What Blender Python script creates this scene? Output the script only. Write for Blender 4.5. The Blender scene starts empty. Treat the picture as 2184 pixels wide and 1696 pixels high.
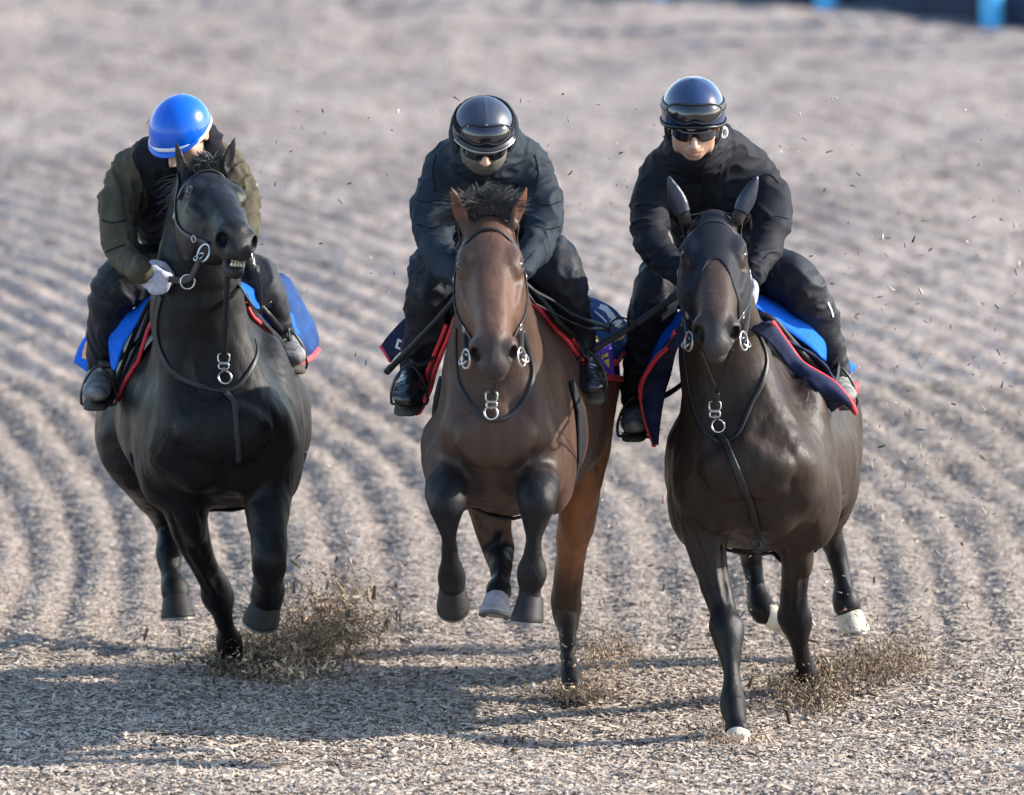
import bpy, bmesh, math, random
import numpy as np
from mathutils import Vector, Matrix
from mathutils.bvhtree import BVHTree
random.seed(7); RNG = np.random.default_rng(7)
SC = bpy.context.scene; COL = SC.collection
R = math.radians
# ------------------------------------------------------------ camera, sky, sun
CAM_D, CAM_H, FPX = 50.0, 8.2, 32428.0           # distance, height, focal length in pixels of a 2183 px wide picture
PITCH = math.atan(CAM_H/CAM_D) - math.atan((1570-848)/FPX)
cam = bpy.data.cameras.new('camera'); cam_o = bpy.data.objects.new('camera', cam); COL.objects.link(cam_o)
cam_o.location = (0, -CAM_D, CAM_H); cam_o.rotation_euler = (math.pi/2-PITCH, 0, 0)
cam.sensor_width = 36; cam.lens = 36*FPX/2183; cam.clip_start = 1; cam.clip_end = 3000
cam.dof.use_dof = True; cam.dof.focus_distance = CAM_D+0.9; cam.dof.aperture_fstop = 3.0
SC.camera = cam_o
SUN_EL, SUN_AZ = R(27), R(-7)                     # azimuth measured from +X towards the camera
sun_dir = Vector((math.cos(SUN_EL)*math.cos(SUN_AZ), -math.cos(SUN_EL)*math.sin(SUN_AZ), math.sin(SUN_EL)))
w = bpy.data.worlds.new('World'); SC.world = w; w.use_nodes = True
nt = w.node_tree; bg = nt.nodes['Background']
sky = nt.nodes.new('ShaderNodeTexSky'); sky.sky_type = 'NISHITA'; sky.sun_disc = False
sky.sun_elevation = SUN_EL; sky.sun_rotation = math.atan2(sun_dir.x, sun_dir.y)
sky.air_density = 1.0; sky.dust_density = .6; sky.ozone_density = 1.3
nt.links.new(sky.outputs[0], bg.inputs[0]); bg.inputs[1].default_value = 0.15
sl = bpy.data.lights.new('sun', 'SUN'); sl.energy = 3.9; sl.angle = R(0.5); sl.color = (1, .93, .83)
so = bpy.data.objects.new('sun', sl); COL.objects.link(so); so.rotation_euler = sun_dir.to_track_quat('Z', 'Y').to_euler()
SC.view_settings.view_transform = 'Standard'; SC.view_settings.look = 'None'
SC.view_settings.exposure = 1.36; SC.view_settings.gamma = 1
try: SC.view_settings.use_curve_mapping = False
except Exception: pass

CAMP = np.array([0, -CAM_D, CAM_H]); _cp, _sp = math.cos(PITCH), math.sin(PITCH)
def ray(fx, fy):
    a = (fx-1091.5)/FPX; b = (848-fy)/FPX
    return np.array([a, _cp+b*_sp, -_sp+b*_cp])
def P(fx, fy, Y):
    d = ray(fx, fy); return CAMP + d*((Y+CAM_D)/d[1])
def PZ(fx, fy, z=0.0):
    d = ray(fx, fy); return CAMP + d*((z-CAM_H)/d[2])
PX = 1/640.0                                      # one picture pixel in metres at the horses
def nrm(v): v = np.asarray(v, float); return v/max(np.linalg.norm(v), 1e-9)

# ------------------------------------------------------------ noise
def _hash(ix, iy, iz, seed):
    h = (ix*73856093) ^ (iy*19349663) ^ (iz*83492791) ^ (seed*2654435761)
    h = (h ^ (h >> 13)) * 1274126177 & 0x7fffffff
    h = (h ^ (h >> 16)) * 668265263 & 0x7fffffff
    return ((h ^ (h >> 15)) & 0xffffff)/float(0xffffff)
def vnoise(p, seed=0):
    i = np.floor(p).astype(np.int64); f = p-i; f = f*f*(3-2*f); r = 0
    for dx in (0, 1):
        wx = f[:, 0] if dx else 1-f[:, 0]
        for dy in (0, 1):
            wy = f[:, 1] if dy else 1-f[:, 1]
            for dz in (0, 1):
                wz = f[:, 2] if dz else 1-f[:, 2]
                r = r + wx*wy*wz*_hash(i[:, 0]+dx, i[:, 1]+dy, i[:, 2]+dz, seed)
    return r
def fbm(p, seed=0, o=3):
    r = 0; a = .5
    for k in range(o): r = r + a*vnoise(p*2**k, seed+k); a *= .5
    return r/(1-.5**o)

# ------------------------------------------------------------ signed-distance modelling
def axis(lo, hi, step, fine=None):
    out = [lo]
    while out[-1] < hi:
        s = step
        if fine:
            for a, b, st in fine:
                if a <= out[-1] <= b: s = min(s, st)
        out.append(out[-1]+s)
    return np.array(out, np.float32)
def catmull(pts, n):
    pts = np.asarray(pts, float)
    if len(pts) < 3: 
        t = np.linspace(0, 1, n*(len(pts)-1)+1)[:, None]; return pts[0]*(1-t)+pts[-1]*t
    P0 = np.vstack([2*pts[0]-pts[1], pts, 2*pts[-1]-pts[-2]]); out = []
    for i in range(len(pts)-1):
        a, b, c, d = P0[i:i+4]
        for j in range(n):
            t = j/n
            out.append(.5*((2*b)+(-a+c)*t+(2*a-5*b+4*c-d)*t*t+(-a+3*b-3*c+d)*t**3))
    out.append(pts[-1]); return np.array(out)
class Field:
    def __init__(s, xs, ys, zs):
        s.ax = (xs, ys, zs); s.f = np.full((len(xs), len(ys), len(zs)), 1.0, np.float32)
    def sl(s, lo, hi):
        r = []
        for a, l, h in zip(s.ax, lo, hi):
            i = max(int(np.searchsorted(a, l))-1, 0); j = min(int(np.searchsorted(a, h))+1, len(a)); r.append(slice(i, max(j, i)))
        return tuple(r)
    def co(s, sl):
        return (s.ax[0][sl[0]][:, None, None], s.ax[1][sl[1]][None, :, None], s.ax[2][sl[2]][None, None, :])
    def comb(s, sl, d, k, op):
        F = s.f[sl]
        if op == 'u':
            if k > 0:
                h = np.maximum(k-np.abs(F-d), 0)/k; s.f[sl] = np.minimum(F, d)-h*h*k*.25
            else: s.f[sl] = np.minimum(F, d)
        else:
            d = -d
            if k > 0:
                h = np.maximum(k-np.abs(F-d), 0)/k; s.f[sl] = np.maximum(F, d)+h*h*k*.25
            else: s.f[sl] = np.maximum(F, d)
    def ell(s, c, r, ax=None, k=.03, op='u'):
        c = np.asarray(c, float); r = np.asarray(r, float)*np.ones(3); m = r.max()+k+.02
        sl = s.sl(c-m, c+m)
        if min(x.stop-x.start for x in sl) <= 0: return
        x, y, z = s.co(sl); x = x-c[0]; y = y-c[1]; z = z-c[2]
        A = np.eye(3) if ax is None else np.asarray(ax)
        q = [(x*a[0]+y*a[1]+z*a[2]) for a in A]
        k0 = np.sqrt(sum((q[i]/r[i])**2 for i in range(3))); k1 = np.sqrt(sum((q[i]/r[i]**2)**2 for i in range(3)))
        s.comb(sl, (k0*(k0-1)/np.maximum(k1, 1e-6)).astype(np.float32), k, op)
    def tube(s, st, k=.03, up=(0, -1, 0), op='u', n=4):
        """st: rows (x,y,z,a[,b]); a = half width across, b = half depth along 'up'"""
        st = np.array([list(q)+([q[3]] if len(q) == 4 else []) for q in st], float)
        st = catmull(st, n) if len(st) > 2 else st
        st[:, 3:] = np.maximum(st[:, 3:], .002)
        mg = k+.02; M0 = st[:, 3:].max(axis=1)+mg; M = M0; M = np.maximum(M, np.maximum(np.r_[M[1:], 0], np.r_[0, M[:-1]]))
        SL = s.sl((st[:, :3]-M[:, None]).min(0), (st[:, :3]+M[:, None]).max(0))
        if min(x.stop-x.start for x in SL) <= 0: return
        tmp = np.full(s.f[SL].shape, 1.0, np.float32); up = nrm(up)
        for i in range(len(st)-1):
            A, B = st[i, :3], st[i+1, :3]; m = max(M0[i], M0[i+1])
            sl = s.sl(np.minimum(A, B)-m, np.maximum(A, B)+m)
            if min(x.stop-x.start for x in sl) <= 0: continue
            x, y, z = s.co(sl); ab = B-A; L2 = max(ab@ab, 1e-9)
            x = x-A[0]; y = y-A[1]; z = z-A[2]
            t = np.clip((x*ab[0]+y*ab[1]+z*ab[2])/L2, 0, 1)
            a = st[i, 3]+(st[i+1, 3]-st[i, 3])*t; b = st[i, 4]+(st[i+1, 4]-st[i, 4])*t
            x = x-t*ab[0]; y = y-t*ab[1]; z = z-t*ab[2]
            q2 = x*x+y*y+z*z
            if abs(st[i, 3]-st[i, 4]) < 1e-4 and abs(st[i+1, 3]-st[i+1, 4]) < 1e-4: d = np.sqrt(q2)-a
            else:
                T = ab/math.sqrt(L2); u = up-(up@T)*T; u = nrm(u)
                uu = (x*u[0]+y*u[1]+z*u[2])**2; ww = np.maximum(q2-uu, 0)
                k0 = np.sqrt(ww/a**2+uu/b**2); k1 = np.sqrt(ww/a**4+uu/b**4); d = k0*(k0-1)/np.maximum(k1, 1e-6)
            o = tuple(slice(p.start-q.start, p.stop-q.start) for p, q in zip(sl, SL))
            tmp[o] = np.minimum(tmp[o], d)
        s.comb(SL, tmp, k, op)
    def fn(s, lo, hi, f, k=.03, op='u'):
        sl = s.sl(lo, hi); x, y, z = s.co(sl); s.comb(sl, f(x, y, z).astype(np.float32), k, op)
    def mesh(s, smooth=1):
        f = s.f; f[0] = f[-1] = 1; f[:, 0] = f[:, -1] = 1; f[:, :, 0] = f[:, :, -1] = 1
        xs, ys, zs = s.ax; sg = f < 0; n = f.shape
        c = np.zeros((n[0]-1, n[1]-1, n[2]-1), np.uint8)
        for i in (0, 1):
            for j in (0, 1):
                for k in (0, 1): c += sg[i:n[0]-1+i, j:n[1]-1+j, k:n[2]-1+k]
        act = (c > 0) & (c < 8); I, J, K = np.nonzero(act)
        idx = np.full(act.shape, -1, np.int32); idx[I, J, K] = np.arange(len(I))
        acc = np.zeros((len(I), 3)); cnt = np.zeros(len(I))
        cor = [(i, j, k) for i in (0, 1) for j in (0, 1) for k in (0, 1)]
        for a in cor:
            for b in cor:
                if sum(abs(p-q) for p, q in zip(a, b)) == 1 and a < b:
                    fa = f[I+a[0], J+a[1], K+a[2]]; fb = f[I+b[0], J+b[1], K+b[2]]
                    m = (fa < 0) != (fb < 0); t = (fa/np.where(m, fa-fb, 1))[m]
                    pa = np.stack([xs[I[m]+a[0]], ys[J[m]+a[1]], zs[K[m]+a[2]]], 1); pb = np.stack([xs[I[m]+b[0]], ys[J[m]+b[1]], zs[K[m]+b[2]]], 1)
                    acc[m] += pa+(pb-pa)*t[:, None]; cnt[m] += 1
        V = acc/cnt[:, None]; Q = []
        for axn in range(3):
            a0 = [slice(0, -1) if q == axn else slice(1, -1) for q in range(3)]; a1 = [slice(1, None) if q == axn else slice(1, -1) for q in range(3)]
            s0 = sg[tuple(a0)]; s1 = sg[tuple(a1)]; E = np.argwhere(s0 != s1); ins = s0[s0 != s1]
            for q in range(3):
                if q != axn: E[:, q] += 1
            u, v = [(1, 2), (2, 0), (0, 1)][axn]
            def cell(du, dv):
                G = E.copy(); G[:, u] += du; G[:, v] += dv; return idx[G[:, 0], G[:, 1], G[:, 2]]
            q4 = np.stack([cell(-1, -1), cell(0, -1), cell(0, 0), cell(-1, 0)], 1)
            q4[~ins] = q4[~ins][:, ::-1]; Q.append(q4)
        Q = np.vstack(Q)
        for _ in range(smooth):
            S = np.zeros_like(V); N = np.zeros(len(V))
            for a, b in ((0, 1), (1, 2), (2, 3), (3, 0)):
                for d in range(3):
                    S[:, d] += np.bincount(Q[:, a], V[Q[:, b], d], len(V)) + np.bincount(Q[:, b], V[Q[:, a], d], len(V))
                N += np.bincount(Q[:, a], minlength=len(V)) + np.bincount(Q[:, b], minlength=len(V))
            V = .45*V+.55*S/N[:, None]
        return V, Q
def vnormals(V, Q):
    n = np.cross(V[Q[:, 2]]-V[Q[:, 0]], V[Q[:, 3]]-V[Q[:, 1]]); o = np.zeros_like(V)
    for a in range(4):
        for d in range(3): o[:, d] += np.bincount(Q[:, a], n[:, d], len(V))
    return o/np.maximum(np.linalg.norm(o, axis=1), 1e-12)[:, None]

# ------------------------------------------------------------ objects
def obj(name, V, F, m, parent=None, col=None, smooth=True, mats=None, fmat=None):
    V = np.asarray(V, float); off = np.array(parent_loc(parent)) if parent is not None else np.zeros(3)
    base = np.zeros(3)
    me = bpy.data.meshes.new(name)
    if isinstance(F, np.ndarray) and F.ndim == 2:
        k = F.shape[1]
        me.vertices.add(len(V)); me.vertices.foreach_set('co', (V-off).astype(np.float32).ravel())
        me.loops.add(F.size); me.loops.foreach_set('vertex_index', F.astype(np.int32).ravel())
        me.polygons.add(len(F)); me.polygons.foreach_set('loop_start', np.arange(0, F.size, k, dtype=np.int32))
        me.update(calc_edges=True); me.validate()
    else: me.from_pydata([tuple(v) for v in V-off], [], [tuple(int(i) for i in f) for f in F]); me.update()
    if smooth: me.polygons.foreach_set('use_smooth', np.ones(len(me.polygons), bool))
    if col is not None:
        at = me.attributes.new('Col', 'FLOAT_COLOR', 'POINT'); c = np.ones((len(V), 4), np.float32); c[:, :3] = col
        at.data.foreach_set('color', c.ravel())
    for q in (mats or [m]): me.materials.append(q)
    if fmat is not None: me.polygons.foreach_set('material_index', np.asarray(fmat, np.int32))
    o = bpy.data.objects.new(name, me); COL.objects.link(o)
    if parent is not None: o.parent = parent
    return o
_LOC = {}
def parent_loc(p):
    l = np.zeros(3)
    while p is not None: l += np.array(p.location); p = p.parent
    return l
def thing(name, label, cat, loc, group=None):
    o = bpy.data.objects.new(name, None); COL.objects.link(o); o.location = loc; o.empty_display_size = .1
    return tag(o, label, cat, group)
def tag(o, label=None, cat=None, group=None, kind=None):
    if label: o['label'] = label
    if cat: o['category'] = cat
    if group: o['group'] = group
    if kind: o['kind'] = kind
    return o
def join(parts):
    V = []; F = []; n = 0
    for v, f in parts:
        V.append(np.asarray(v)); F += [tuple(i+n for i in q) for q in f]; n += len(v)
    return np.vstack(V), F

# ------------------------------------------------------------ materials
def mat(name, c=(.5, .5, .5), rough=.5, attr=False, var=0.0, vscale=30, bump=0.0, bscale=200, spec=.5, metal=0, sheen=0, coat=0, stretch=None, weave=0, c2=None, c2scale=6, c2thr=(.45, .65)):
    m = bpy.data.materials.new(name); m.use_nodes = True; t = m.node_tree; N = t.nodes; L = t.links
    b = N['Principled BSDF']; b.inputs['Roughness'].default_value = rough; b.inputs['Specular IOR Level'].default_value = spec
    b.inputs['Metallic'].default_value = metal; b.inputs['Sheen Weight'].default_value = sheen; b.inputs['Coat Weight'].default_value = coat
    b.inputs['Coat Roughness'].default_value = .12
    tc = N.new('ShaderNodeTexCoord'); src = tc.outputs['Object']
    if stretch:
        mp = N.new('ShaderNodeMapping'); mp.inputs['Scale'].default_value = stretch; L.new(src, mp.inputs[0]); src = mp.outputs[0]
    if attr:
        a = N.new('ShaderNodeAttribute'); a.attribute_name = 'Col'; cs = a.outputs['Color']
    else:
        r = N.new('ShaderNodeRGB'); r.outputs[0].default_value = (*c, 1); cs = r.outputs[0]
    def noise(sc, det=4):
        n = N.new('ShaderNodeTexNoise'); n.inputs['Scale'].default_value = sc; n.inputs['Detail'].default_value = det; L.new(src, n.inputs['Vector']); return n.outputs['Fac']
    if c2 is not None:
        rp = N.new('ShaderNodeMapRange'); rp.inputs[1].default_value, rp.inputs[2].default_value = c2thr; L.new(noise(c2scale, 6), rp.inputs[0])
        mx = N.new('ShaderNodeMix'); mx.data_type = 'RGBA'; L.new(rp.outputs[0], mx.inputs['Factor']); L.new(cs, mx.inputs['A']); mx.inputs['B'].default_value = (*c2, 1); cs = mx.outputs['Result']
    if var > 0:
        mr = N.new('ShaderNodeMapRange'); mr.inputs[3].default_value = 1-var; mr.inputs[4].default_value = 1+var; mr.inputs[1].default_value = .25; mr.inputs[2].default_value = .75
        L.new(noise(vscale, 5), mr.inputs[0])
        mx = N.new('ShaderNodeVectorMath'); mx.operation = 'SCALE'; L.new(cs, mx.inputs[0]); L.new(mr.outputs[0], mx.inputs['Scale']); cs = mx.outputs[0]
    L.new(cs, b.inputs['Base Color'])
    if bump > 0:
        bp = N.new('ShaderNodeBump'); bp.inputs['Strength'].default_value = bump; bp.inputs['Distance'].default_value = .004
        L.new(noise(bscale, 3), bp.inputs['Height']); L.new(bp.outputs[0], b.inputs['Normal'])
    return m
M = {}
M['coat'] = mat('horse_coat', attr=True, rough=.42, var=.22, vscale=16, bump=.26, bscale=360, spec=.17, stretch=(1.8, 1.4, .35))
M['coat'].node_tree.nodes['Principled BSDF'].inputs['Sheen Weight'].default_value = .0
def enrich_coat(m):
    """veins, muscle relief, dust and uneven gloss over the horse's coat"""
    t = m.node_tree; N = t.nodes; L = t.links; b = N['Principled BSDF']; tc = next(n for n in N if n.type == 'TEX_COORD')
    def mp(sc):
        q = N.new('ShaderNodeMapping'); q.inputs['Scale'].default_value = sc; L.new(tc.outputs['Object'], q.inputs[0]); return q.outputs[0]
    def noise(v, sc, det=3):
        n = N.new('ShaderNodeTexNoise'); n.inputs['Scale'].default_value = sc; n.inputs['Detail'].default_value = det; L.new(v, n.inputs['Vector']); return n
    wn = noise(mp((1, 1, 1)), 6); add = N.new('ShaderNodeVectorMath'); add.operation = 'MULTIPLY_ADD'; L.new(wn.outputs['Color'], add.inputs[0]); add.inputs[1].default_value = (.22, .22, .22); L.new(mp((1, 1, .62)), add.inputs[2])
    v = N.new('ShaderNodeTexVoronoi'); v.feature = 'DISTANCE_TO_EDGE'; v.inputs['Scale'].default_value = 7.5; L.new(add.outputs[0], v.inputs['Vector'])
    mr = N.new('ShaderNodeMapRange'); mr.interpolation_type = 'SMOOTHSTEP'; mr.inputs[1].default_value = 0; mr.inputs[2].default_value = .055; mr.inputs[3].default_value = 1; mr.inputs[4].default_value = 0; L.new(v.outputs['Distance'], mr.inputs[0])
    gate = N.new('ShaderNodeMapRange'); gate.inputs[1].default_value = .48; gate.inputs[2].default_value = .62; L.new(noise(mp((1, 1, 1)), 4.5).outputs['Fac'], gate.inputs[0])
    mu = N.new('ShaderNodeMath'); mu.operation = 'MULTIPLY'; L.new(mr.outputs[0], mu.inputs[0]); L.new(gate.outputs[0], mu.inputs[1])
    b1 = N.new('ShaderNodeBump'); b1.inputs['Strength'].default_value = .28; b1.inputs['Distance'].default_value = .004; L.new(mu.outputs[0], b1.inputs['Height'])
    b2 = N.new('ShaderNodeBump'); b2.inputs['Strength'].default_value = .45; b2.inputs['Distance'].default_value = .02; L.new(noise(mp((1.2, 1.2, .55)), 11, 3).outputs['Fac'], b2.inputs['Height']); L.new(b1.outputs[0], b2.inputs['Normal'])
    old = b.inputs['Normal'].links[0].from_node; L.new(b2.outputs[0], old.inputs['Normal'])
    rr = N.new('ShaderNodeMapRange'); rr.inputs[1].default_value = .3; rr.inputs[2].default_value = .7; rr.inputs[3].default_value = .34; rr.inputs[4].default_value = .58; L.new(noise(mp((1, 1, .5)), 9, 5).outputs['Fac'], rr.inputs[0]); L.new(rr.outputs[0], b.inputs['Roughness'])
    src = b.inputs['Base Color'].links[0].from_socket; d = N.new('ShaderNodeMapRange'); d.inputs[1].default_value = .55; d.inputs[2].default_value = .85; d.inputs[3].default_value = 0; d.inputs[4].default_value = .045; L.new(noise(mp((1, 1, .7)), 13, 6).outputs['Fac'], d.inputs[0])
    mx = N.new('ShaderNodeMix'); mx.data_type = 'RGBA'; L.new(d.outputs[0], mx.inputs['Factor']); L.new(src, mx.inputs['A']); mx.inputs['B'].default_value = (.16, .13, .10, 1); L.new(mx.outputs['Result'], b.inputs['Base Color'])
enrich_coat(M['coat'])
M['skin'] = mat('skin', attr=True, rough=.5, var=.08, vscale=60, bump=.15, bscale=300)
M['hoof_dark'] = mat('dark_hoof', (.020, .018, .018), .6, spec=.25, var=.25, vscale=40, bump=.3, bscale=120)
M['hoof_pale'] = mat('pale_hoof', (.62, .57, .47), .6, var=.2, vscale=30, bump=.4, bscale=120, c2=(.42, .36, .28), c2scale=25)
M['steel'] = mat('steel', (.48, .47, .45), .3, metal=1, var=.15, vscale=80)
M['leather'] = mat('black_leather', (.013, .012, .014), .45, var=.3, vscale=60, bump=.25, bscale=250, spec=.35)
M['leather_dull'] = mat('worn_leather', (.026, .027, .030), .6, spec=.3, var=.35, vscale=70, bump=.3, bscale=220)
M['hair'] = mat('black_hair', (.022, .019, .02), .45, var=.5, vscale=90)
M['shoe'] = mat('worn_horseshoe', (.16, .155, .15), .5, metal=.7, var=.3, vscale=60)
M['eye'] = mat('eye_black', (.006, .004, .003), .12, spec=.35)
M['teeth'] = mat('teeth', (.62, .56, .42), .4, var=.2, vscale=80)
M['navy_quilt'] = mat('navy_quilted_cotton', (.011, .017, .050), .8, var=.3, vscale=40, bump=.35, bscale=260, spec=.2, c2=(.018, .026, .066), c2scale=14)
M['blue_towel'] = mat('bright_blue_cloth', (.004, .12, .66), .8, var=.15, vscale=60, bump=.4, bscale=400, spec=.2)
M['denim_cloth'] = mat('dusty_navy_blanket', (.015, .052, .165), .85, var=.25, vscale=25, bump=.4, bscale=300, spec=.15, c2=(.011, .034, .115), c2scale=9)
M['print_blanket'] = mat('navy_print_blanket', (.026, .075, .22), .85, var=.25, vscale=25, bump=.4, bscale=300, spec=.15, c2=(.018, .05, .16), c2scale=9)  # lighter copy of the navy blanket cloth, its shade made up for in colour
M['red_trim'] = mat('red_binding', (.62, .035, .05), .65, var=.2, vscale=60, bump=.3, bscale=300)
M['black_pad'] = mat('black_foam_pad', (.011, .012, .016), .7, spec=.2, var=.3, vscale=50, bump=.3, bscale=200)
M['purple'] = mat('purple_nylon', (.10, .045, .42), .55, var=.15, vscale=40, bump=.2, bscale=250)
M['yellow'] = mat('yellow_print', (.8, .62, .06), .6, var=.1)
M['white'] = mat('white_print', (.78, .78, .8), .6, var=.08)
M['orange'] = mat('orange_print', (.78, .36, .12), .6, var=.1)
M['olive'] = mat('olive_nylon', (.066, .055, .034), .75, var=.25, vscale=24, bump=.4, bscale=300, spec=.2)
M['navy_nylon'] = mat('dark_teal_nylon', (.013, .020, .030), .72, var=.3, vscale=20, bump=.4, bscale=260, spec=.2)
M['black_nylon'] = mat('black_nylon', (.0095, .0105, .016), .72, var=.3, vscale=20, bump=.4, bscale=260, spec=.2)
M['trouser'] = mat('black_rain_trousers', (.010, .012, .018), .62, var=.4, vscale=26, bump=.4, bscale=160, spec=.3, c2=(.06, .058, .055), c2scale=34, c2thr=(.62, .8))
M['black_fleece'] = mat('black_fleece', (.009, .009, .013), .9, bump=.5, bscale=220, spec=.15)
M['gaiter'] = mat('grey_neck_gaiter', (.10, .09, .075), .85, var=.3, vscale=60, bump=.4, bscale=260)
M['glove'] = mat('white_glove', (.42, .42, .50), .8, var=.15, vscale=60, bump=.4, bscale=300)
M['boot'] = mat('black_rubber_boot', (.014, .015, .018), .22, var=.4, vscale=30, bump=.25, bscale=60, c2=(.05, .047, .042), c2scale=22, c2thr=(.6, .8))
M['boot_dust'] = mat('dusty_grey_boot', (.13, .125, .13), .75, var=.3, vscale=40, bump=.5, bscale=150, c2=(.30, .28, .25), c2scale=18)
M['sole'] = mat('dark_sole', (.05, .043, .035), .8, var=.4, vscale=90, bump=.8, bscale=180)
M['helmet_blue'] = mat('bright_blue_helmet_cover', (.002, .10, .55), .26, var=.1, vscale=14, coat=.35, spec=.3, bump=.06, bscale=20)
M['helmet_navy'] = mat('matt_navy_helmet_cover', (.026, .033, .058), .42, var=.25, vscale=16, bump=.15, bscale=40, coat=.15)
M['helmet_gloss'] = mat('gloss_navy_vinyl_cover', (.012, .028, .085), .12, coat=.8, var=.2, vscale=14, bump=.25, bscale=22)
M['goggle'] = mat('black_goggle_lens', (.006, .007, .011), .08, coat=1)
M['goggle_frame'] = mat('black_goggle_frame', (.012, .012, .014), .35)
M['nylon_mask'] = mat('black_stretch_hood', (.009, .010, .016), .6, var=.2, vscale=60, bump=.35, bscale=400, spec=.2)
M['ear_vinyl'] = mat('black_ear_covers', (.012, .016, .032), .35, var=.2, vscale=30, bump=.3, bscale=80)
M['bandage'] = mat('grey_leg_bandage', (.10, .098, .095), .8, var=.3, vscale=50, bump=.4, bscale=220)
M['crop'] = mat('black_whip', (.008, .008, .012), .5, spec=.3, var=.2, vscale=90, bump=.3, bscale=300)
M['post_blue'] = mat('pale_blue_paint', (.10, .50, .90), .45, var=.12, vscale=6)
M['panel_navy'] = mat('dark_navy_panel', (.012, .022, .055), .7, var=.5, vscale=5)
M['chip'] = mat('wood_chip', attr=True, rough=.85, var=.18, vscale=60, bump=.3, bscale=200, spec=.25)
# ------------------------------------------------------------ sweeps and sheets
def resample(pts, n):
    pts = catmull(pts, 8) if len(pts) > 2 else np.asarray(pts, float)
    d = np.r_[0, np.cumsum(np.linalg.norm(np.diff(pts, axis=0), axis=1))]
    t = np.linspace(0, d[-1], n); return np.stack([np.interp(t, d, pts[:, k]) for k in range(3)], 1)
def tangents(p):
    t = np.gradient(p, axis=0); return t/np.maximum(np.linalg.norm(t, axis=1), 1e-9)[:, None]
def sweep(pts, prof, normals, closed=False, scale=None):
    """carries a 2-D profile (across, out) along pts"""
    p = np.asarray(pts, float); t = tangents(p); prof = np.asarray(prof, float); m = len(prof); n = len(p); V = []; F = []
    normals = np.broadcast_to(np.asarray(normals, float), p.shape)
    for i in range(n):
        nn = nrm(normals[i]-(normals[i]@t[i])*t[i]); s = np.cross(t[i], nn); k = 1 if scale is None else scale[i]
        for a, b in prof: V.append(p[i]+(s*a+nn*b)*k)
    for i in range(n if closed else n-1):
        j = (i+1) % n
        for q in range(m):
            r = (q+1) % m; F.append((i*m+q, i*m+r, j*m+r, j*m+q))
    if not closed: F.append(tuple(range(m))[::-1]); F.append(tuple(range((n-1)*m, n*m)))
    return np.array(V), F
def strap(pts, width, thick, normals, n=None):
    p = resample(pts, n) if n else np.asarray(pts, float); h = width/2
    if n and not isinstance(normals, tuple) and len(np.shape(normals)) == 2: normals = resample(normals, n)
    return sweep(p, [(-h, 0), (-h, thick*.7), (-h*.6, thick), (h*.6, thick), (h, thick*.7), (h, 0)], normals)
def rod(pts, r, n=10, hint=(.3, .2, .93), scale=None, res=None):
    p = resample(pts, res) if res else np.asarray(pts, float)
    prof = [(r*math.cos(2*math.pi*k/n), r*math.sin(2*math.pi*k/n)) for k in range(n)]
    return sweep(p, prof, hint, scale=scale)
def ring(c, R0, r, normal, n=28, m=8, sx=1.0, up=(0, 0, 1)):
    z = nrm(normal); x = np.asarray(up, float); x = nrm(x-(x@z)*z); y = np.cross(z, x)
    p = np.array([np.asarray(c)+R0*(math.cos(a)*x+sx*math.sin(a)*y) for a in np.linspace(0, 2*math.pi, n, endpoint=False)])
    V = []; F = []
    for i in range(n):
        o = nrm(p[i]-np.asarray(c))
        for k in range(m): b = 2*math.pi*k/m; V.append(p[i]+r*(math.cos(b)*o+math.sin(b)*z))
        for k in range(m): j = (i+1) % n; q = (k+1) % m; F.append((i*m+k, j*m+k, j*m+q, i*m+q))
    return np.array(V), F
def sheet(curves, nu, nv, thick=.004, wob=0.0, wscale=9, seed=1, quilt=None):
    """cloth through a row of curves, with thickness; returns V,F and the curve list after resampling"""
    C = np.array([resample(c, nu) for c in curves])
    G = np.array([resample(C[:, i], nv) if len(C) > 1 else C[:, i] for i in range(nu)]).transpose(1, 0, 2)   # nv x nu x 3
    n = np.cross(np.gradient(G, axis=0), np.gradient(G, axis=1)); n /= np.maximum(np.linalg.norm(n, axis=2), 1e-9)[..., None]
    if wob:
        g = G.reshape(-1, 3); d = (fbm(g*wscale, seed)-.5)*2*wob; G = G+(n.reshape(-1, 3)*d[:, None]).reshape(G.shape)
    th = np.full(G.shape[:2], thick)
    if quilt:
        U, W = np.meshgrid(np.arange(nu)/(nu-1)*quilt[0], np.arange(nv)/(nv-1)*quilt[1])
        th = thick*(.45+.55*np.sqrt(np.abs(np.sin(math.pi*(U+W)))*np.abs(np.sin(math.pi*(U-W)))))
    A = G+n*th[..., None]*.5; B = G-n*th[..., None]*.5; V = np.vstack([A.reshape(-1, 3), B.reshape(-1, 3)]); m = nu*nv; F = []
    for j in range(nv-1):
        for i in range(nu-1):
            a, b, c, d = j*nu+i, j*nu+i+1, (j+1)*nu+i+1, (j+1)*nu+i
            F.append((a, b, c, d)); F.append((d+m, c+m, b+m, a+m))
    bd = [i for i in range(nu)]+[j*nu+nu-1 for j in range(1, nv)]+[(nv-1)*nu+i for i in range(nu-2, -1, -1)]+[j*nu for j in range(nv-2, 0, -1)]
    for k in range(len(bd)):
        a, b = bd[k], bd[(k+1) % len(bd)]; F.append((b, a, a+m, b+m))
    return V, F, G
def sphere(c, r, n=14, m=10, ax=None):
    r = np.ones(3)*r; V = []; F = []; A = np.eye(3) if ax is None else np.asarray(ax)
    for j in range(m+1):
        t = math.pi*j/m
        for i in range(n):
            a = 2*math.pi*i/n; q = np.array([math.sin(t)*math.cos(a), math.sin(t)*math.sin(a), math.cos(t)])*r; V.append(np.asarray(c)+q@A)
    for j in range(m):
        for i in range(n): k = (i+1) % n; F.append((j*n+i, j*n+n+i, j*n+n+k, j*n+k))
    return np.array(V), F
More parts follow.
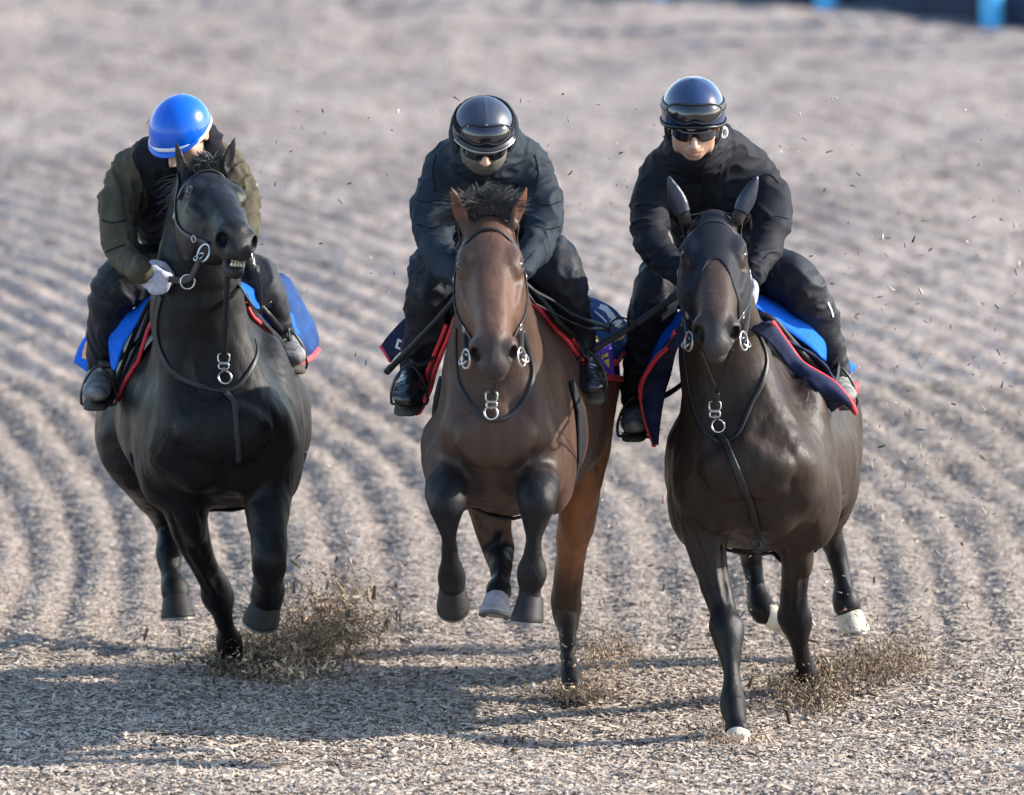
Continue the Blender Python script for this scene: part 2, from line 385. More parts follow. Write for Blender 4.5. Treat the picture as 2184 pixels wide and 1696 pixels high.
def hair(roots, dirs, length, width, droop, nst, seed, jit=.35, wav=.02, clumps=0):
    """tapered three-sided strands rooted along a line"""
    g = np.random.default_rng(seed); V = []; F = []
    roots = np.asarray(roots); dirs = np.asarray(dirs); cl = [(g.random(), g.normal(0, jit*1.6, 3), .55+.6*g.random()) for _ in range(clumps)]
    for s in range(nst):
        k = g.random()*(len(roots)-1); i = int(k); f = k-i; p = roots[i]*(1-f)+roots[i+1]*f+g.normal(0, .008, 3); d = nrm(nrm(dirs[i]*(1-f)+dirs[i+1]*f)+g.normal(0, jit*(.45 if clumps else 1), 3))
        L = length*(.6+.6*g.random())
        if clumps:
            q = min(cl, key=lambda z: abs(z[0]-k/(len(roots)-1)+g.normal(0, .03))); d = nrm(d+q[1]); L *= q[2]
        L = L; w = width*(.6+.8*g.random()); b = len(V); side = nrm(np.cross(d, g.normal(0, 1, 3))); ns = 5
        for q in range(ns):
            t = q/(ns-1); c = p.copy(); r = w*(1-t)**.6*.5+.0004; o = np.cross(d, side)
            for a in (0, 2.1, 4.2): V.append(c+(side*math.cos(a)+o*math.sin(a))*r)
            p = p+d*L/(ns-1); d = nrm(d+np.array(droop)*(.5+g.random())/(ns)+g.normal(0, wav*6, 3)*.5)
        for q in range(ns-1):
            for e in range(3): F.append((b+q*3+e, b+q*3+(e+1) % 3, b+q*3+3+(e+1) % 3, b+q*3+3+e))
    return np.array(V), F
def smoothstep(a, b, x): t = np.clip((x-a)/(b-a), 0, 1); return t*t*(3-2*t)
def seg_dist(V, pl):
    """distance from each vertex to a polyline, and the running parameter (0..n-1)"""
    best = np.full(len(V), 9.0); par = np.zeros(len(V))
    for i in range(len(pl)-1):
        A = np.asarray(pl[i]); ab = np.asarray(pl[i+1])-A; t = np.clip((V-A)@ab/(ab@ab), 0, 1); d = np.linalg.norm(V-A-t[:, None]*ab, axis=1)
        m = d < best; best[m] = d[m]; par[m] = i+t[m]
    return best, par
def quads(poly):
    return [tuple(p) for p in poly]

# ------------------------------------------------------------ horse
def hoof_mesh(c, ax, toe, r=.062, h=.082):
    """c centre of the coronet, ax towards the sole, toe forwards"""
    ax = nrm(ax); toe = nrm(np.asarray(toe)-(np.asarray(toe)@ax)*ax); sd = np.cross(ax, toe); n = 22; V = []; F = []
    prof = [(-.10, .70, 0), (.0, .78, 0), (.35, .86, .10), (.8, .98, .26), (.96, 1.0, .32), (1.0, .97, .32), (1.0, .80, .30), (.93, .55, .25), (.9, .15, .2)]
    for t, s, sl in prof:
        for i in range(n):
            a = 2*math.pi*i/n; f = math.cos(a); fr = r*s*f*(1.08 if f > 0 else .86)+r*sl; hh = h*t*(1-.22*(.5-.5*f))
            V.append(np.asarray(c)+ax*hh+toe*fr+sd*(r*s*.95*math.sin(a)))
    for j in range(len(prof)-1):
        for i in range(n): k = (i+1) % n; F.append((j*n+i, j*n+k, j*n+n+k, j*n+n+i))
    F.append(tuple(range((len(prof)-1)*n, len(prof)*n)))
    V2 = []; F2 = []; m = 20
    for i in range(m+1):
        a = -2.35+4.7*i/m; f = math.cos(a); rr = r*(1.05 if f > 0 else .9)
        for q, (k, d) in enumerate(((.74, .0), (1.0, .0), (1.0, .10), (.74, .10))):
            hh = h*(1.0+d)*(1-.22*(.5-.5*f)); V2.append(np.asarray(c)+ax*(hh+.001)+toe*(rr*k*f+r*.32)+sd*(r*k*.96*math.sin(a)))
    for i in range(m):
        for q in range(4): k = (q+1) % 4; F2.append((i*4+q, i*4+k, i*4+4+k, i*4+4+q))
    F2.append((3, 2, 1, 0)); F2.append((m*4, m*4+1, m*4+2, m*4+3))
    return (np.array(V), F), (np.array(V2), F2)
TRUNK = np.array([  # s, half width, top, bottom (metres, before scaling)
 (-.04, .12, .42, .19), (.03, .185, .51, .11), (.15, .205, .61, .05), (.35, .228, .71, .00), (.55, .262, .735, -.005), (.80, .293, .675, .02),
 (1.05, .295, .665, .085), (1.25, .28, .695, .17), (1.45, .262, .665, .25), (1.60, .19, .56, .30), (1.68, .09, .45, .34)])
def head_frame(poll, muzzle, roll=0.0, yawv=None):
    u = nrm(np.asarray(muzzle)-np.asarray(poll)); v = np.array([0, -1, .55]) if yawv is None else np.asarray(yawv, float)
    v = nrm(v-(v@u)*u); w = np.cross(u, v)
    if w[0] < 0: w = -w
    c, s = math.cos(roll), math.sin(roll); v, w = c*v+s*w, c*w-s*v
    return u, v, w
def make_horse(g):
    O = np.array([g['B'][0], g['B'][1]+.6, 0.0]); root = thing('horse', g['label'], 'horse', O, 'racehorses galloping abreast')
    B = np.array(g['B']); S = g.get('S', 1.0); yaw = g['yaw']; es = np.array([math.sin(yaw), math.cos(yaw), 0]); el = np.array([math.cos(yaw), -math.sin(yaw), 0])
    pit = g.get('pitch', 0.0); bend = g.get('bend', 0.0); wk = g.get('wk', 1.0)
    T = TRUNK*S; sw = 1+(g.get('sw', 1.0)-1)*np.clip((.95-TRUNK[:, 0])/.45, 0, 1); T = np.array([T[:, 0], T[:, 1]*wk*sw, T[:, 2], T[:, 3]]).T; sw = g.get('sw', 1.0); D = catmull(T, 10); s_ = D[:, 0]
    def trunk_at(s): return [np.interp(s, s_, D[:, k]) for k in (1, 2, 3)]
    def trunk_pt(s, phi, out=0.0):
        """point on the trunk skin: phi 0 = spine, +90deg = the horse's left (picture right)"""
        wd, zt, zb = trunk_at(s); zc = (zt+zb)/2; h = (zt-zb)/2; zr = math.cos(phi)
        c = B+es*s+el*(bend*s*s)+np.array([0, 0, zc+pit*s]); we = wd*(1-.26*zr-g.get('peak', .12)*max(zr, 0)**1.5)
        n = nrm(el*math.sin(phi)/we+np.array([0, 0, 1])*math.cos(phi)/h)
        return c+el*we*math.sin(phi)+np.array([0, 0, h*math.cos(phi)])+n*out
    hd = g['head']; poll = np.array(hd['poll']); u, v, wv = head_frame(poll, hd['muzzle'], hd.get('roll', 0), hd.get('v')); hs = hd.get('s', 1.0)*1.0
    H = lambda a, b, c: poll+(u*a+v*b+wv*c)*hs
    nk = [np.array(q) for q in g['neck']]
    legs = g['legs']; allp = [q[:3] for L in legs for q in L['st']]+[g['B'], H(.65, 0, 0), H(0, .05, 0)-[0, 0, -.2], tuple(B+es*1.75*S)]+[e[0] for e in hd['ears']]
    allp = np.array(allp); lo = allp.min(0)-[.16, .2, .12]; hi = allp.max(0)+[.16, .12, .12]
    lo[0] = min(lo[0], B[0]-.42, B[0]+es[0]*1.3-.4); hi[0] = max(hi[0], B[0]+.42, B[0]+es[0]*1.3+.42)
    hc = H(.3, -.05, 0); q = .46*hs
    fd = Field(axis(lo[0], hi[0], .0095, [(hc[0]-.2, hc[0]+.2, .0062)]), axis(lo[1], hi[1], .014, [(lo[1], B[1]+.55, .009), (hc[1]-q, hc[1]+q, .0062)]), axis(lo[2], hi[2], .0092, [(hc[2]-.36, hc[2]+.5, .0062)]))
    def ft(x, y, z):
        X = x-B[0]; Y = y-B[1]; s = X*es[0]+Y*es[1]; l = X*el[0]+Y*el[1]-bend*s*s
        wd = np.interp(s, s_, D[:, 1]); zt = np.interp(s, s_, D[:, 2]); zb = np.interp(s, s_, D[:, 3])
        zc = (zt+zb)/2+B[2]+pit*s; h = (zt-zb)/2; zr = (z-zc)/h; we = wd*(1-.26*np.clip(zr, -1, 1)-g.get('peak', .12)*np.clip(zr, 0, 1)**1.5)
        ex = np.maximum(s_[0]-s, 0)+np.maximum(s-s_[-1], 0)
        k0 = np.sqrt((l/we)**2+zr**2+(ex/(.06*S))**2); k1 = np.sqrt((l/we**2)**2+(zr/h)**2+(ex/(.06*S)**2)**2)
        return k0*(k0-1)/np.maximum(k1, 1e-6)
    fd.fn(lo, hi, ft, 0)
    # shoulders, breast, haunches
    up = np.array([0, 0, 1.0])
    for sg in (-1, 1):
        c = lambda s, l, z: B+es*s*S+el*(sg*l*S+bend*s*s)+up*(z*S+pit*s)
        A3 = [el, nrm(up*.9+es*.42), nrm(es*.9-up*.42)]
        fd.ell(c(.25, .148*sw, .36), np.array([.066*sw, .26, .125])*S, A3, .05)                   # shoulder blade
        fd.ell(c(.12, .128*sw, .235), np.array([.080*sw, .125, .10])*S, None, .05)                 # point of shoulder
        fd.ell(c(.055, .066*sw, .185), np.array([.072*sw, .075, .115])*S, [nrm(el+up*.35*sg), es, nrm(up-el*.35*sg)], .035)  # breast muscle
        fd.ell(c(.30, .165*sw, .16), np.array([.075*sw, .13, .15])*S, None, .05)                   # upper arm
        fd.ell(c(1.30, .15, .44), np.array([.12, .26, .17])*S, None, .07)                         # croup
        fd.ell(c(1.40, .17, .32), np.array([.105, .22, .22])*S, None, .06)                        # thigh
    fd.tube([(*(B+es*-.035*S+up*(.30*S)), .004), (*(B+es*-.045*S+up*.2*S), .007), (*(B+es*.02*S+up*(.07*S)), .007)], .035, op='s')
    for sg in (-1, 1):                                                                           # creases beside the breast and behind the shoulder point
        c = lambda s, l, z: (*(B+es*s*S+el*(sg*l*S+bend*s*s)+up*(z*S+pit*s)),)
        fd.tube([(*c(.0, .10*sw, .33), .004), (*c(-.045, .128*sw, .24), .008), (*c(-.035, .137*sw, .14), .009), (*c(.05, .13*sw, .03), .006)], .04, op='s')
    # neck
    na = nrm(nk[-1][:3]-nk[0][:3])
    fd.tube(nk, .09, up=nrm(np.cross(na, el)))
    for sg in (-1, 1):                                                                           # braces at the base of the neck
        a0, a1 = nk[1], nk[-1]; fd.tube([(*(a0[:3]+el*sg*a0[3]*.35+np.array([0, -1, -.3])*a0[4]*.6), a0[3]*.55), (*(nk[2][:3]+el*sg*nk[2][3]*.5+np.array([0, -1, -.3])*nk[2][4]*.55), nk[2][3]*.5), (*(B+es*.02+el*sg*.115*sw*S+up*.34*S), .055*S)], .09)
    fd.tube([(*(nk[2][:3]+np.array([0, -1, -.3])*nk[2][4]*.45), nk[2][3]*.6), (*(B+es*.13+up*.38*S), .07*S)], .10)
    # head
    HS = [(.00, .078, .045, -.11), (.07, .093, .062, -.16), (.15, .102, .066, -.195), (.23, .100, .060, -.200), (.32, .088, .050, -.175), (.41, .074, .040, -.140), (.49, .062, .030, -.112), (.54, .056, .018, -.102), (.575, .046, .002, -.090)]
    mo = hd.get('mouth', 0)
    fd.tube([(*H(a, (t+b)/2, 0), hw*hs, (t-b)/2*hs) for a, hw, t, b in HS], .045, up=v)
    fd.tube([(*H(.14, .060, 0), .055*hs, .020*hs), (*H(.30, .044, 0), .044*hs, .018*hs), (*H(.50, .020, 0), .034*hs, .016*hs)], .04, up=v)  # nasal bone
    AX = [u, v, wv]
    for sg in (-1, 1):
        fd.ell(H(.195, .024, sg*.080), np.array([.046, .026, .026])*hs, AX, .035)                  # eye socket
        fd.ell(H(.172, .044, sg*.072), np.array([.050, .016, .020])*hs, AX, .03)                   # brow
        if 0: fd.ell(H(.115, .052, sg*.085), np.array([.034, .015, .014])*hs, AX, .025, 's')              # hollow over the eye
        fd.ell(H(.22, -.105, sg*.072), np.array([.125, .09, .034])*hs, AX, .03)                   # cheek
        fd.tube([(*H(.23, -.012, sg*.094), .010*hs), (*H(.34, -.012, sg*.076), .009*hs)], .02)       # facial crest
        fd.ell(H(.455, -.050, sg*.078), np.array([.06, .030, .014])*hs, AX, .04, 's')               # hollow behind the nostril
        fd.ell(H(.530, -.022, sg*.047), np.array([.046, .038, .030])*hs, AX, .018)                 # nostril wing
        fd.ell(H(.560, -.022, sg*.058), np.array([.034, .022, .019])*hs, [nrm(u-.45*v+.25*sg*wv), nrm(v+.45*u), nrm(wv-.25*sg*u)], .008, 's')
        fd.ell(H(.200, .038, sg*.106), np.array([.021, .015, .013])*hs, AX, .008, 's')             # eye opening
    fd.ell(H(.572, -.052, 0), np.array([.036, .040, .040])*hs, AX, .02)                            # upper lip
    if mo:
        fd.ell(H(.555, -.118, 0), np.array([.055, .030, .038])*hs, AX, .02)
        fd.ell(H(.60, -.088, 0), np.array([.050, .013, .045])*hs, AX, .01, 's')
        for sg in (-1, 1): fd.tube([(*H(.60, -.086, sg*.04), .008), (*H(.50, -.080, sg*.058), .004)], .008, op='s')
    else:
        fd.ell(H(.552, -.098, 0), np.array([.044, .028, .034])*hs, AX, .02)
        for sg in (-1, 1): fd.tube([(*H(.605, -.080, 0), .005), (*H(.575, -.078, sg*.036), .005), (*H(.50, -.072, sg*.060), .003)], .012, op='s')
    # ears
    ecol = []
    for tip, base, face in hd['ears']:
        tip = np.array(tip); base = np.array(base); d = tip-base; f = nrm(np.array(face)-(np.array(face)@nrm(d))*nrm(d)); L = np.linalg.norm(d); k = L/.17
        e = [(-.12, .025, .026), (.08, .027, .023), (.35, .033, .019), (.6, .026, .014), (.82, .014, .009), (1.02, .003, .003)]
        fd.tube([(*(base+d*t), a*k, b*k) for t, a, b in e], .02, up=f)
        if not hd.get('plain_ears'): fd.tube([(*(base+d*t+f*.018*k), a*k*.72, b*k) for t, a, b in [(.08, .014, .011), (.35, .027, .016), (.6, .021, .012), (.82, .009, .006)]], .006, up=f, op='s')
        ecol.append((base, tip))
    # legs
    for L in legs:
        q_ = np.array([r[3] for r in L['st']]); n_ = len(q_)
        L['st'] = [r if i < 2 or i == n_-1 else (*r[:3], r[3]*(1+.15*(q_[i]/(.5*(q_[i-1]+q_[i+1]))-1)), r[4]*(1+.1*(q_[i]/(.5*(q_[i-1]+q_[i+1]))-1))) for i, r in enumerate(L['st'])]
        fd.tube([(*q[:3], q[3]*1.07, q[4]*1.05) for q in L['st']], L.get('k', .035), up=L.get('up', (0, -1, 0)))
        st = L['st']; rr = [q[3] for q in st]; ki = max(range(3, n_-3), key=lambda i: rr[i]/(.5*(rr[i-1]+rr[i+1]))) if n_ > 7 else n_//2
        fi = max(range(min(ki+2, n_-2), n_-1), key=lambda i: rr[i]); PQ = [np.array(q[:3]) for q in st]
        def fb(i):
            t = nrm(PQ[min(i+1, n_-1)]-PQ[i-1]); return t, nrm(-np.cross(t, np.array([1., 0, 0])))
        t, bk = fb(ki); X = np.cross(t, bk); X = nrm(X)
        for sx in (-1, 1):
            fd.ell(PQ[ki]+X*sx*rr[ki]*.52-t*.012, (rr[ki]*.50, rr[ki]*.62, rr[ki]*.62), [X, bk, t], .012); fd.ell(PQ[ki]+X*sx*rr[ki]*.46+t*.030, (rr[ki]*.42, rr[ki]*.55, rr[ki]*.40), [X, bk, t], .012)
        fd.ell(PQ[ki]+bk*rr[ki]*.95-t*.01, (rr[ki]*.38, rr[ki]*.42, rr[ki]*.7), [X, bk, t], .015)
        fd.tube([(*(PQ[i]+fb(i)[1]*rr[i]*.85), rr[i]*.52) for i in range(ki+1, fi+1)], .008)
        for sx in (-1, 1): fd.tube([(*(PQ[i]+X*sx*rr[i]*.95+fb(i)[1]*rr[i]*.28), .0035) for i in range(ki+1, fi)], .012, op='s')
        t, bk = fb(fi); fd.ell(PQ[fi]+bk*rr[fi]*.75+t*.006, (rr[fi]*.72, rr[fi]*.5, rr[fi]*.62), [X, bk, t], .015)
        if abs(nrm(PQ[ki-1]-PQ[1])[2]) < .75: continue
        fd.ell(PQ[1]*.6+PQ[2]*.4-fb(1)[1]*st[1][4]*.55+X*.02, (st[1][3]*.5, st[1][4]*.5, .10), [X, fb(1)[1], fb(1)[0]], .03)
        for sx in (-1, 1): fd.tube([(*(PQ[1]+X*sx*st[1][3]*.62-fb(1)[1]*st[1][4]*.78), .004), (*(PQ[2]+X*sx*st[2][3]*.55-fb(2)[1]*st[2][4]*.85), .006), (*(PQ[ki-1]+X*sx*rr[ki-1]*.5-fb(ki-1)[1]*st[ki-1][4]*.95), .004)], .02, op='s')
    for e in g.get('extra', ()): fd.ell(*e)
    V, Q = fd.mesh(2)
    VN0 = vnormals(V, Q); rel = fbm(V*np.array([10, 10, 5.5]), g['seed']+60, 3)-.5; lim = np.clip((np.linalg.norm(V-poll, axis=1)-.35)/.3, .25, 1)
    V = V+VN0*(rel*.023*lim)[:, None]
    # coat colours
    C = np.tile(np.array(g['coat']), (len(V), 1)); dark = np.array(g['points'])
    n1 = fbm(V*7, 3); C *= (.85+.3*n1)[:, None]
    a = (V-poll)@u/hs; b = (V-poll)@v/hs; c2 = (V-poll)@wv/hs
    inh = (a > -.1) & (a < .72) & (np.abs(c2) < .14) & (b > -.24) & (b < .12)
    mz = smoothstep(g.get('mz', .46), .58, a)*inh; C = C*(1-mz[:, None])+np.array(g.get('muzzle', g['points']))*mz[:, None]
    nl = smoothstep(.040, .026, np.sqrt((a-.560)**2+(b+.022)**2+((np.abs(c2)-.056)*1.2)**2)); C *= (1-.8*(nl*inh))[:, None]
    if 'face' in g:
        m = smoothstep(.20, .34, a)*smoothstep(.56, .47, a)*smoothstep(-.09, .0, b)*inh; C = C*(1-m[:, None]*.8)+np.array(g['face'])*m[:, None]*.8
    for L in legs:
        d, p = seg_dist(V, [q[:3] for q in L['st']]); m = smoothstep(L['dark'][0], L['dark'][1], p)*smoothstep(.16, .10, d)
        C = C*(1-m[:, None])+dark*m[:, None]
        if 'sock' in L:
            m = smoothstep(L['sock'][0], L['sock'][1], p)*(d < .12); C = C*(1-m[:, None])+np.array((.55, .52, .48))*m[:, None]
    if 'tan' in g:  # sunlight painted into the coat of hindquarters and face
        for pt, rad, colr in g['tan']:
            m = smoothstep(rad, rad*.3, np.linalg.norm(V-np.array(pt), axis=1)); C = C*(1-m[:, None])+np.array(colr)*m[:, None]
    for base, tip in ecol:
        d, p = seg_dist(V, [base, tip]); m = (d < .05)*smoothstep(.05, .3, p)
        ec = np.array(hd.get('earcol', g['coat'])); C = C*(1-m[:, None])+ec*m[:, None]
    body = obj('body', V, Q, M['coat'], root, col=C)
    bvh = BVHTree.FromPolygons(V.tolist(), Q.tolist()); VN = vnormals(V, Q)
    def near(p, out=.004):
        co, n, i, d = bvh.find_nearest(Vector(p)); return np.array(co)+np.array(n)*out, np.array(n)
    def hit(fx, fy, out=.004):
        d = nrm(ray(fx, fy)); co, n, i, t = bvh.ray_cast(Vector(CAMP), Vector(d))
        if co is None: return None, None
        return np.array(co)+np.array(n)*out, np.array(n)
    def surf(pts, n=24, out=.003):
        """resampled curve laid on the coat; entries are pixels (2) or points (3)"""
        W = []
        for q in pts:
            if len(q) == 2:
                h, nn = hit(*q)
                if h is None: h = P(q[0], q[1], B[1]+.1)
                W.append(h)
            else: W.append(np.asarray(q, float))
        W = resample(W, n); o = [near(q, out) for q in W]; p = np.array([x[0] for x in o]); nn = np.array([x[1] for x in o])
        for _ in range(2): nn[1:-1] = (nn[:-2]+nn[1:-1]+nn[2:])/3; p[1:-1] = (p[:-2]+2*p[1:-1]+p[2:])/4
        return p, nn
    # eyes, hooves, mane, tail
    for sg in (-1, 1):
        e = obj('eye', *sphere(H(.200, .032, sg*.0860), np.array([.025, .020, .019])*hs, ax=AX), M['eye'], root)
        d1 = [H(.174, .030, sg*.103), H(.188, .049, sg*.092), H(.212, .049, sg*.091), H(.228, .030, sg*.098)]
        obj('eyelid', *rod(d1, .0045*hs, 6, res=9, scale=[.4, .8, 1, 1, 1, 1, 1, .8, .4]), M['nylon_mask'] if hd.get('hood') else g['hairm'], e)
    for L in legs:
        if 'hoof' not in L: continue
        st = L['st']; c = np.array(st[-1][:3]); hf = L['hoof']; (v1, f1), (v2, f2) = hoof_mesh(c, hf['ax'], hf['toe'], hf.get('r', .06), hf.get('h', .08))
        h = obj('hoof', v1, f1, hf.get('m', M['hoof_dark']), root); (None if hf.get('down') else obj('horseshoe', v2, f2, M['shoe'], h, smooth=False))
        if 'label' in hf: h['label'] = hf['label']
    crest = [np.array(q[:3])-nrm(np.cross(na, el))*0 for q in nk]
    cr = []
    for q in nk[:-1]:
        bk = np.array([0, .62, .78]); cr.append(near(np.array(q[:3])+bk*q[4]*1.05, -.012)[0])
    md = g.get('mane_dir', (-.6, .5, .1)); cr = resample(cr, 12)
    obj('mane', *hair(cr[g.get('mane0', 1):], [md]*(12-g.get('mane0', 1)), .15, .005, (.1, .05, -1.6), 300, g['seed'], .2), g['hairm'], root)
    fl = g.get('forelock')
    if fl: obj('forelock', *hair(fl['roots'], fl['dirs'], fl['len'], fl.get('w', .007), fl['droop'], fl['n'], g['seed']+5, fl.get('jit', .3), .03, 26), g['hairm'], root)
    tb = trunk_pt(1.63*S, .25); tb2 = np.array(tb)+[0, .05, -.02]
    obj('tail', *hair([tb, tb2], [(es[0]*.6, es[1]*.6, -.5)]*2, .7, .012, (0, .1, -1.7), 170, g['seed']+9, .12), g['hairm'], root)
    g.update(root=root, body=body, V=V, Q=Q, VN=VN, C=C, near=near, hit=hit, surf=surf, H=H, u=u, v=v, w=wv, hs=hs, trunk_pt=trunk_pt, es=es, el=el, a=a, b=b, c2=c2, inh=inh, S=S)
    return g
def shell(g, name, m, mask, out=.004, parent=None, smooth_out=None):
    """fabric lying on part of the coat: the skin faces picked by mask, lifted and closed at the rim"""
    V, Q, N = g['V'], g['Q'], g['VN']; F = Q[mask[Q].all(1)]; ids = np.unique(F); mp = np.full(len(V), -1); mp[ids] = np.arange(len(ids)); F = mp[F]; n = len(ids)
    A = V[ids]+N[ids]*out; Bv = V[ids]-N[ids]*.002
    e = np.vstack([F[:, [0, 1]], F[:, [1, 2]], F[:, [2, 3]], F[:, [3, 0]]]); key = {}
    es = set(map(tuple, e.tolist())); bd = [(a, b) for a, b in es if (b, a) not in es]
    rim = np.array([(b, a, a+n, b+n) for a, b in bd], int).reshape(-1, 4)
    nx_ = {}
    for a, b in bd: nx_.setdefault(a, []).append(b); nx_.setdefault(b, []).append(a)
    ks = np.array(list(nx_)); 
    for _ in range(14):
        A2 = A.copy(); B2 = Bv.copy()
        for k in ks: A2[k] = .5*A[k]+.5*A[nx_[k]].mean(0); B2[k] = .5*Bv[k]+.5*Bv[nx_[k]].mean(0)
        A, Bv = A2, B2
    return obj(name, np.vstack([A, Bv]), np.vstack([F, rim]), m, parent or g['root'])
# ------------------------------------------------------------ ground: one sheet of wood chip, harrowed in curving furrows
def warp_x(x, y):
    t = np.maximum(y-3.2, 0); t = np.where(t < 22, t, 22+(t-22)*.2); return x+.024*t*t
def ground_z(x, y):
    x = np.asarray(x, float); y = np.asarray(y, float); p = np.stack([x, y, np.zeros_like(x)], -1).reshape(-1, 3)
    z = (fbm(p*[.55, .8, 1], 41, 2)-.5)*.10 + (fbm(p*[3.2, 3.2, 1], 43, 3)-.5)*.045
    xw = warp_x(p[:, 0], p[:, 1]); n = fbm(p*[1.1, .5, 1], 45, 2); ph = xw/.19+(n-.5)*.7
    s = np.sin(2*math.pi*ph); amp = smoothstep(1.6, 4.2, p[:, 1]+.9*np.abs(p[:, 0]+.2)+(fbm(p*.9, 47, 2)-.5)*1.6)
    amp = amp*(.5+.6*fbm(p*[.7, .35, 1], 49, 2))*(1-.45*smoothstep(-1.3, .9, p[:, 0]+.06*np.maximum(p[:, 1]-4, 0)))
    z = z+.021*amp*s
    big = np.sin(2*math.pi*(p[:, 1]*.33+p[:, 0]*.12+fbm(p*.3, 51, 2)*1.6))*smoothstep(9, 14, p[:, 1])*.018
    z = z+big
    fade = smoothstep(60, 30, p[:, 1])*smoothstep(-40, -12, p[:, 1])*smoothstep(26, 12, np.abs(p[:, 0]))
    return (z*fade).reshape(np.shape(x))
def grow(a, b, far, step):
    v = list(np.arange(a, b+1e-6, step)); s = step; q = v[-1]
    while q < far: s *= 1.35; q += s; v.append(min(q, far))
    s = step; q = v[0]
    while q > -far: s *= 1.35; q -= s; v.insert(0, max(q, -far))
    return np.array(v)
gx = grow(-2.6, 2.6, 900, .026); gy = np.concatenate([grow(-3.2, 9, 900, .032)[lambda v: v < 9] if False else np.array([v for v in grow(-3.2, 9, 900, .032) if v <= 9.0]), np.arange(9.06, 24, .07), np.cumsum(.1*1.28**np.arange(33))+24])
GX, GY = np.meshgrid(gx, gy, indexing='ij'); GZ = ground_z(GX, GY)
nx, ny = len(gx), len(gy); ii = np.arange((nx-1)*(ny-1)); a = (ii//(ny-1))*ny+ii % (ny-1)
GF = np.stack([a, a+ny, a+ny+1, a+1], 1)
def ground_material():
    m = bpy.data.materials.new('wood_chip_track'); m.use_nodes = True; t = m.node_tree; N = t.nodes; L = t.links; b = N['Principled BSDF']
    b.inputs['Roughness'].default_value = .9; b.inputs['Specular IOR Level'].default_value = .2
    tc = N.new('ShaderNodeTexCoord')
    def mp(sx, sy, rot=0):
        q = N.new('ShaderNodeMapping'); q.inputs['Scale'].default_value = (sx, sy, 1); q.inputs['Rotation'].default_value = (0, 0, rot); L.new(tc.outputs['Object'], q.inputs[0]); return q.outputs[0]
    def ramp(fac, cs):
        r = N.new('ShaderNodeValToRGB'); L.new(fac, r.inputs[0]); e = r.color_ramp.elements
        while len(e) < len(cs): e.new(.5)
        for q, (p, c) in zip(e, cs): q.position = p; q.color = (*c, 1)
        return r.outputs[0]
    v = N.new('ShaderNodeTexVoronoi'); v.inputs['Scale'].default_value = 1; v.inputs['Randomness'].default_value = 1; L.new(mp(62, 40), v.inputs['Vector'])
    sp = N.new('ShaderNodeSeparateColor'); L.new(v.outputs['Color'], sp.inputs[0])
    c1 = ramp(sp.outputs[0], [(0, (.20, .160, .135)), (.3, (.275, .228, .198)), (.65, (.335, .286, .252)), (1, (.41, .355, .315))])
    n = N.new('ShaderNodeTexNoise'); n.inputs['Scale'].default_value = 1; n.inputs['Detail'].default_value = 5; L.new(mp(1.3, .55), n.inputs['Vector'])
    n2 = N.new('ShaderNodeTexNoise'); n2.inputs['Scale'].default_value = 1; n2.inputs['Detail'].default_value = 4; L.new(mp(6, 3), n2.inputs['Vector'])
    t1 = ramp(n.outputs['Fac'], [(.3, (.74, .72, .74)), (.5, (.96, .95, .95)), (.7, (1.12, 1.10, 1.08))])
    t2 = ramp(n2.outputs['Fac'], [(.3, (.68, .66, .66)), (.55, (1, 1, 1)), (.75, (1.12, 1.12, 1.12))])
    m1 = N.new('ShaderNodeMix'); m1.data_type = 'RGBA'; m1.blend_type = 'MULTIPLY'; m1.inputs['Factor'].default_value = 1; L.new(c1, m1.inputs['A']); L.new(t1, m1.inputs['B'])
    m2 = N.new('ShaderNodeMix'); m2.data_type = 'RGBA'; m2.blend_type = 'MULTIPLY'; m2.inputs['Factor'].default_value = 1; L.new(m1.outputs['Result'], m2.inputs['A']); L.new(t2, m2.inputs['B'])
    L.new(m2.outputs['Result'], b.inputs['Base Color'])
    bp = N.new('ShaderNodeBump'); bp.inputs['Strength'].default_value = .6; bp.inputs['Distance'].default_value = .010; L.new(v.outputs['Distance'], bp.inputs['Height'])
    bp2 = N.new('ShaderNodeBump'); bp2.inputs['Strength'].default_value = .5; bp2.inputs['Distance'].default_value = .012; L.new(n2.outputs['Fac'], bp2.inputs['Height']); L.new(bp.outputs[0], bp2.inputs['Normal']); L.new(bp2.outputs[0], b.inputs['Normal'])
    return m
gnd = tag(obj('ground', np.stack([GX.ravel(), GY.ravel(), GZ.ravel()], 1), GF, ground_material()), 'pale wood chip track raked in curving furrows', kind='structure')

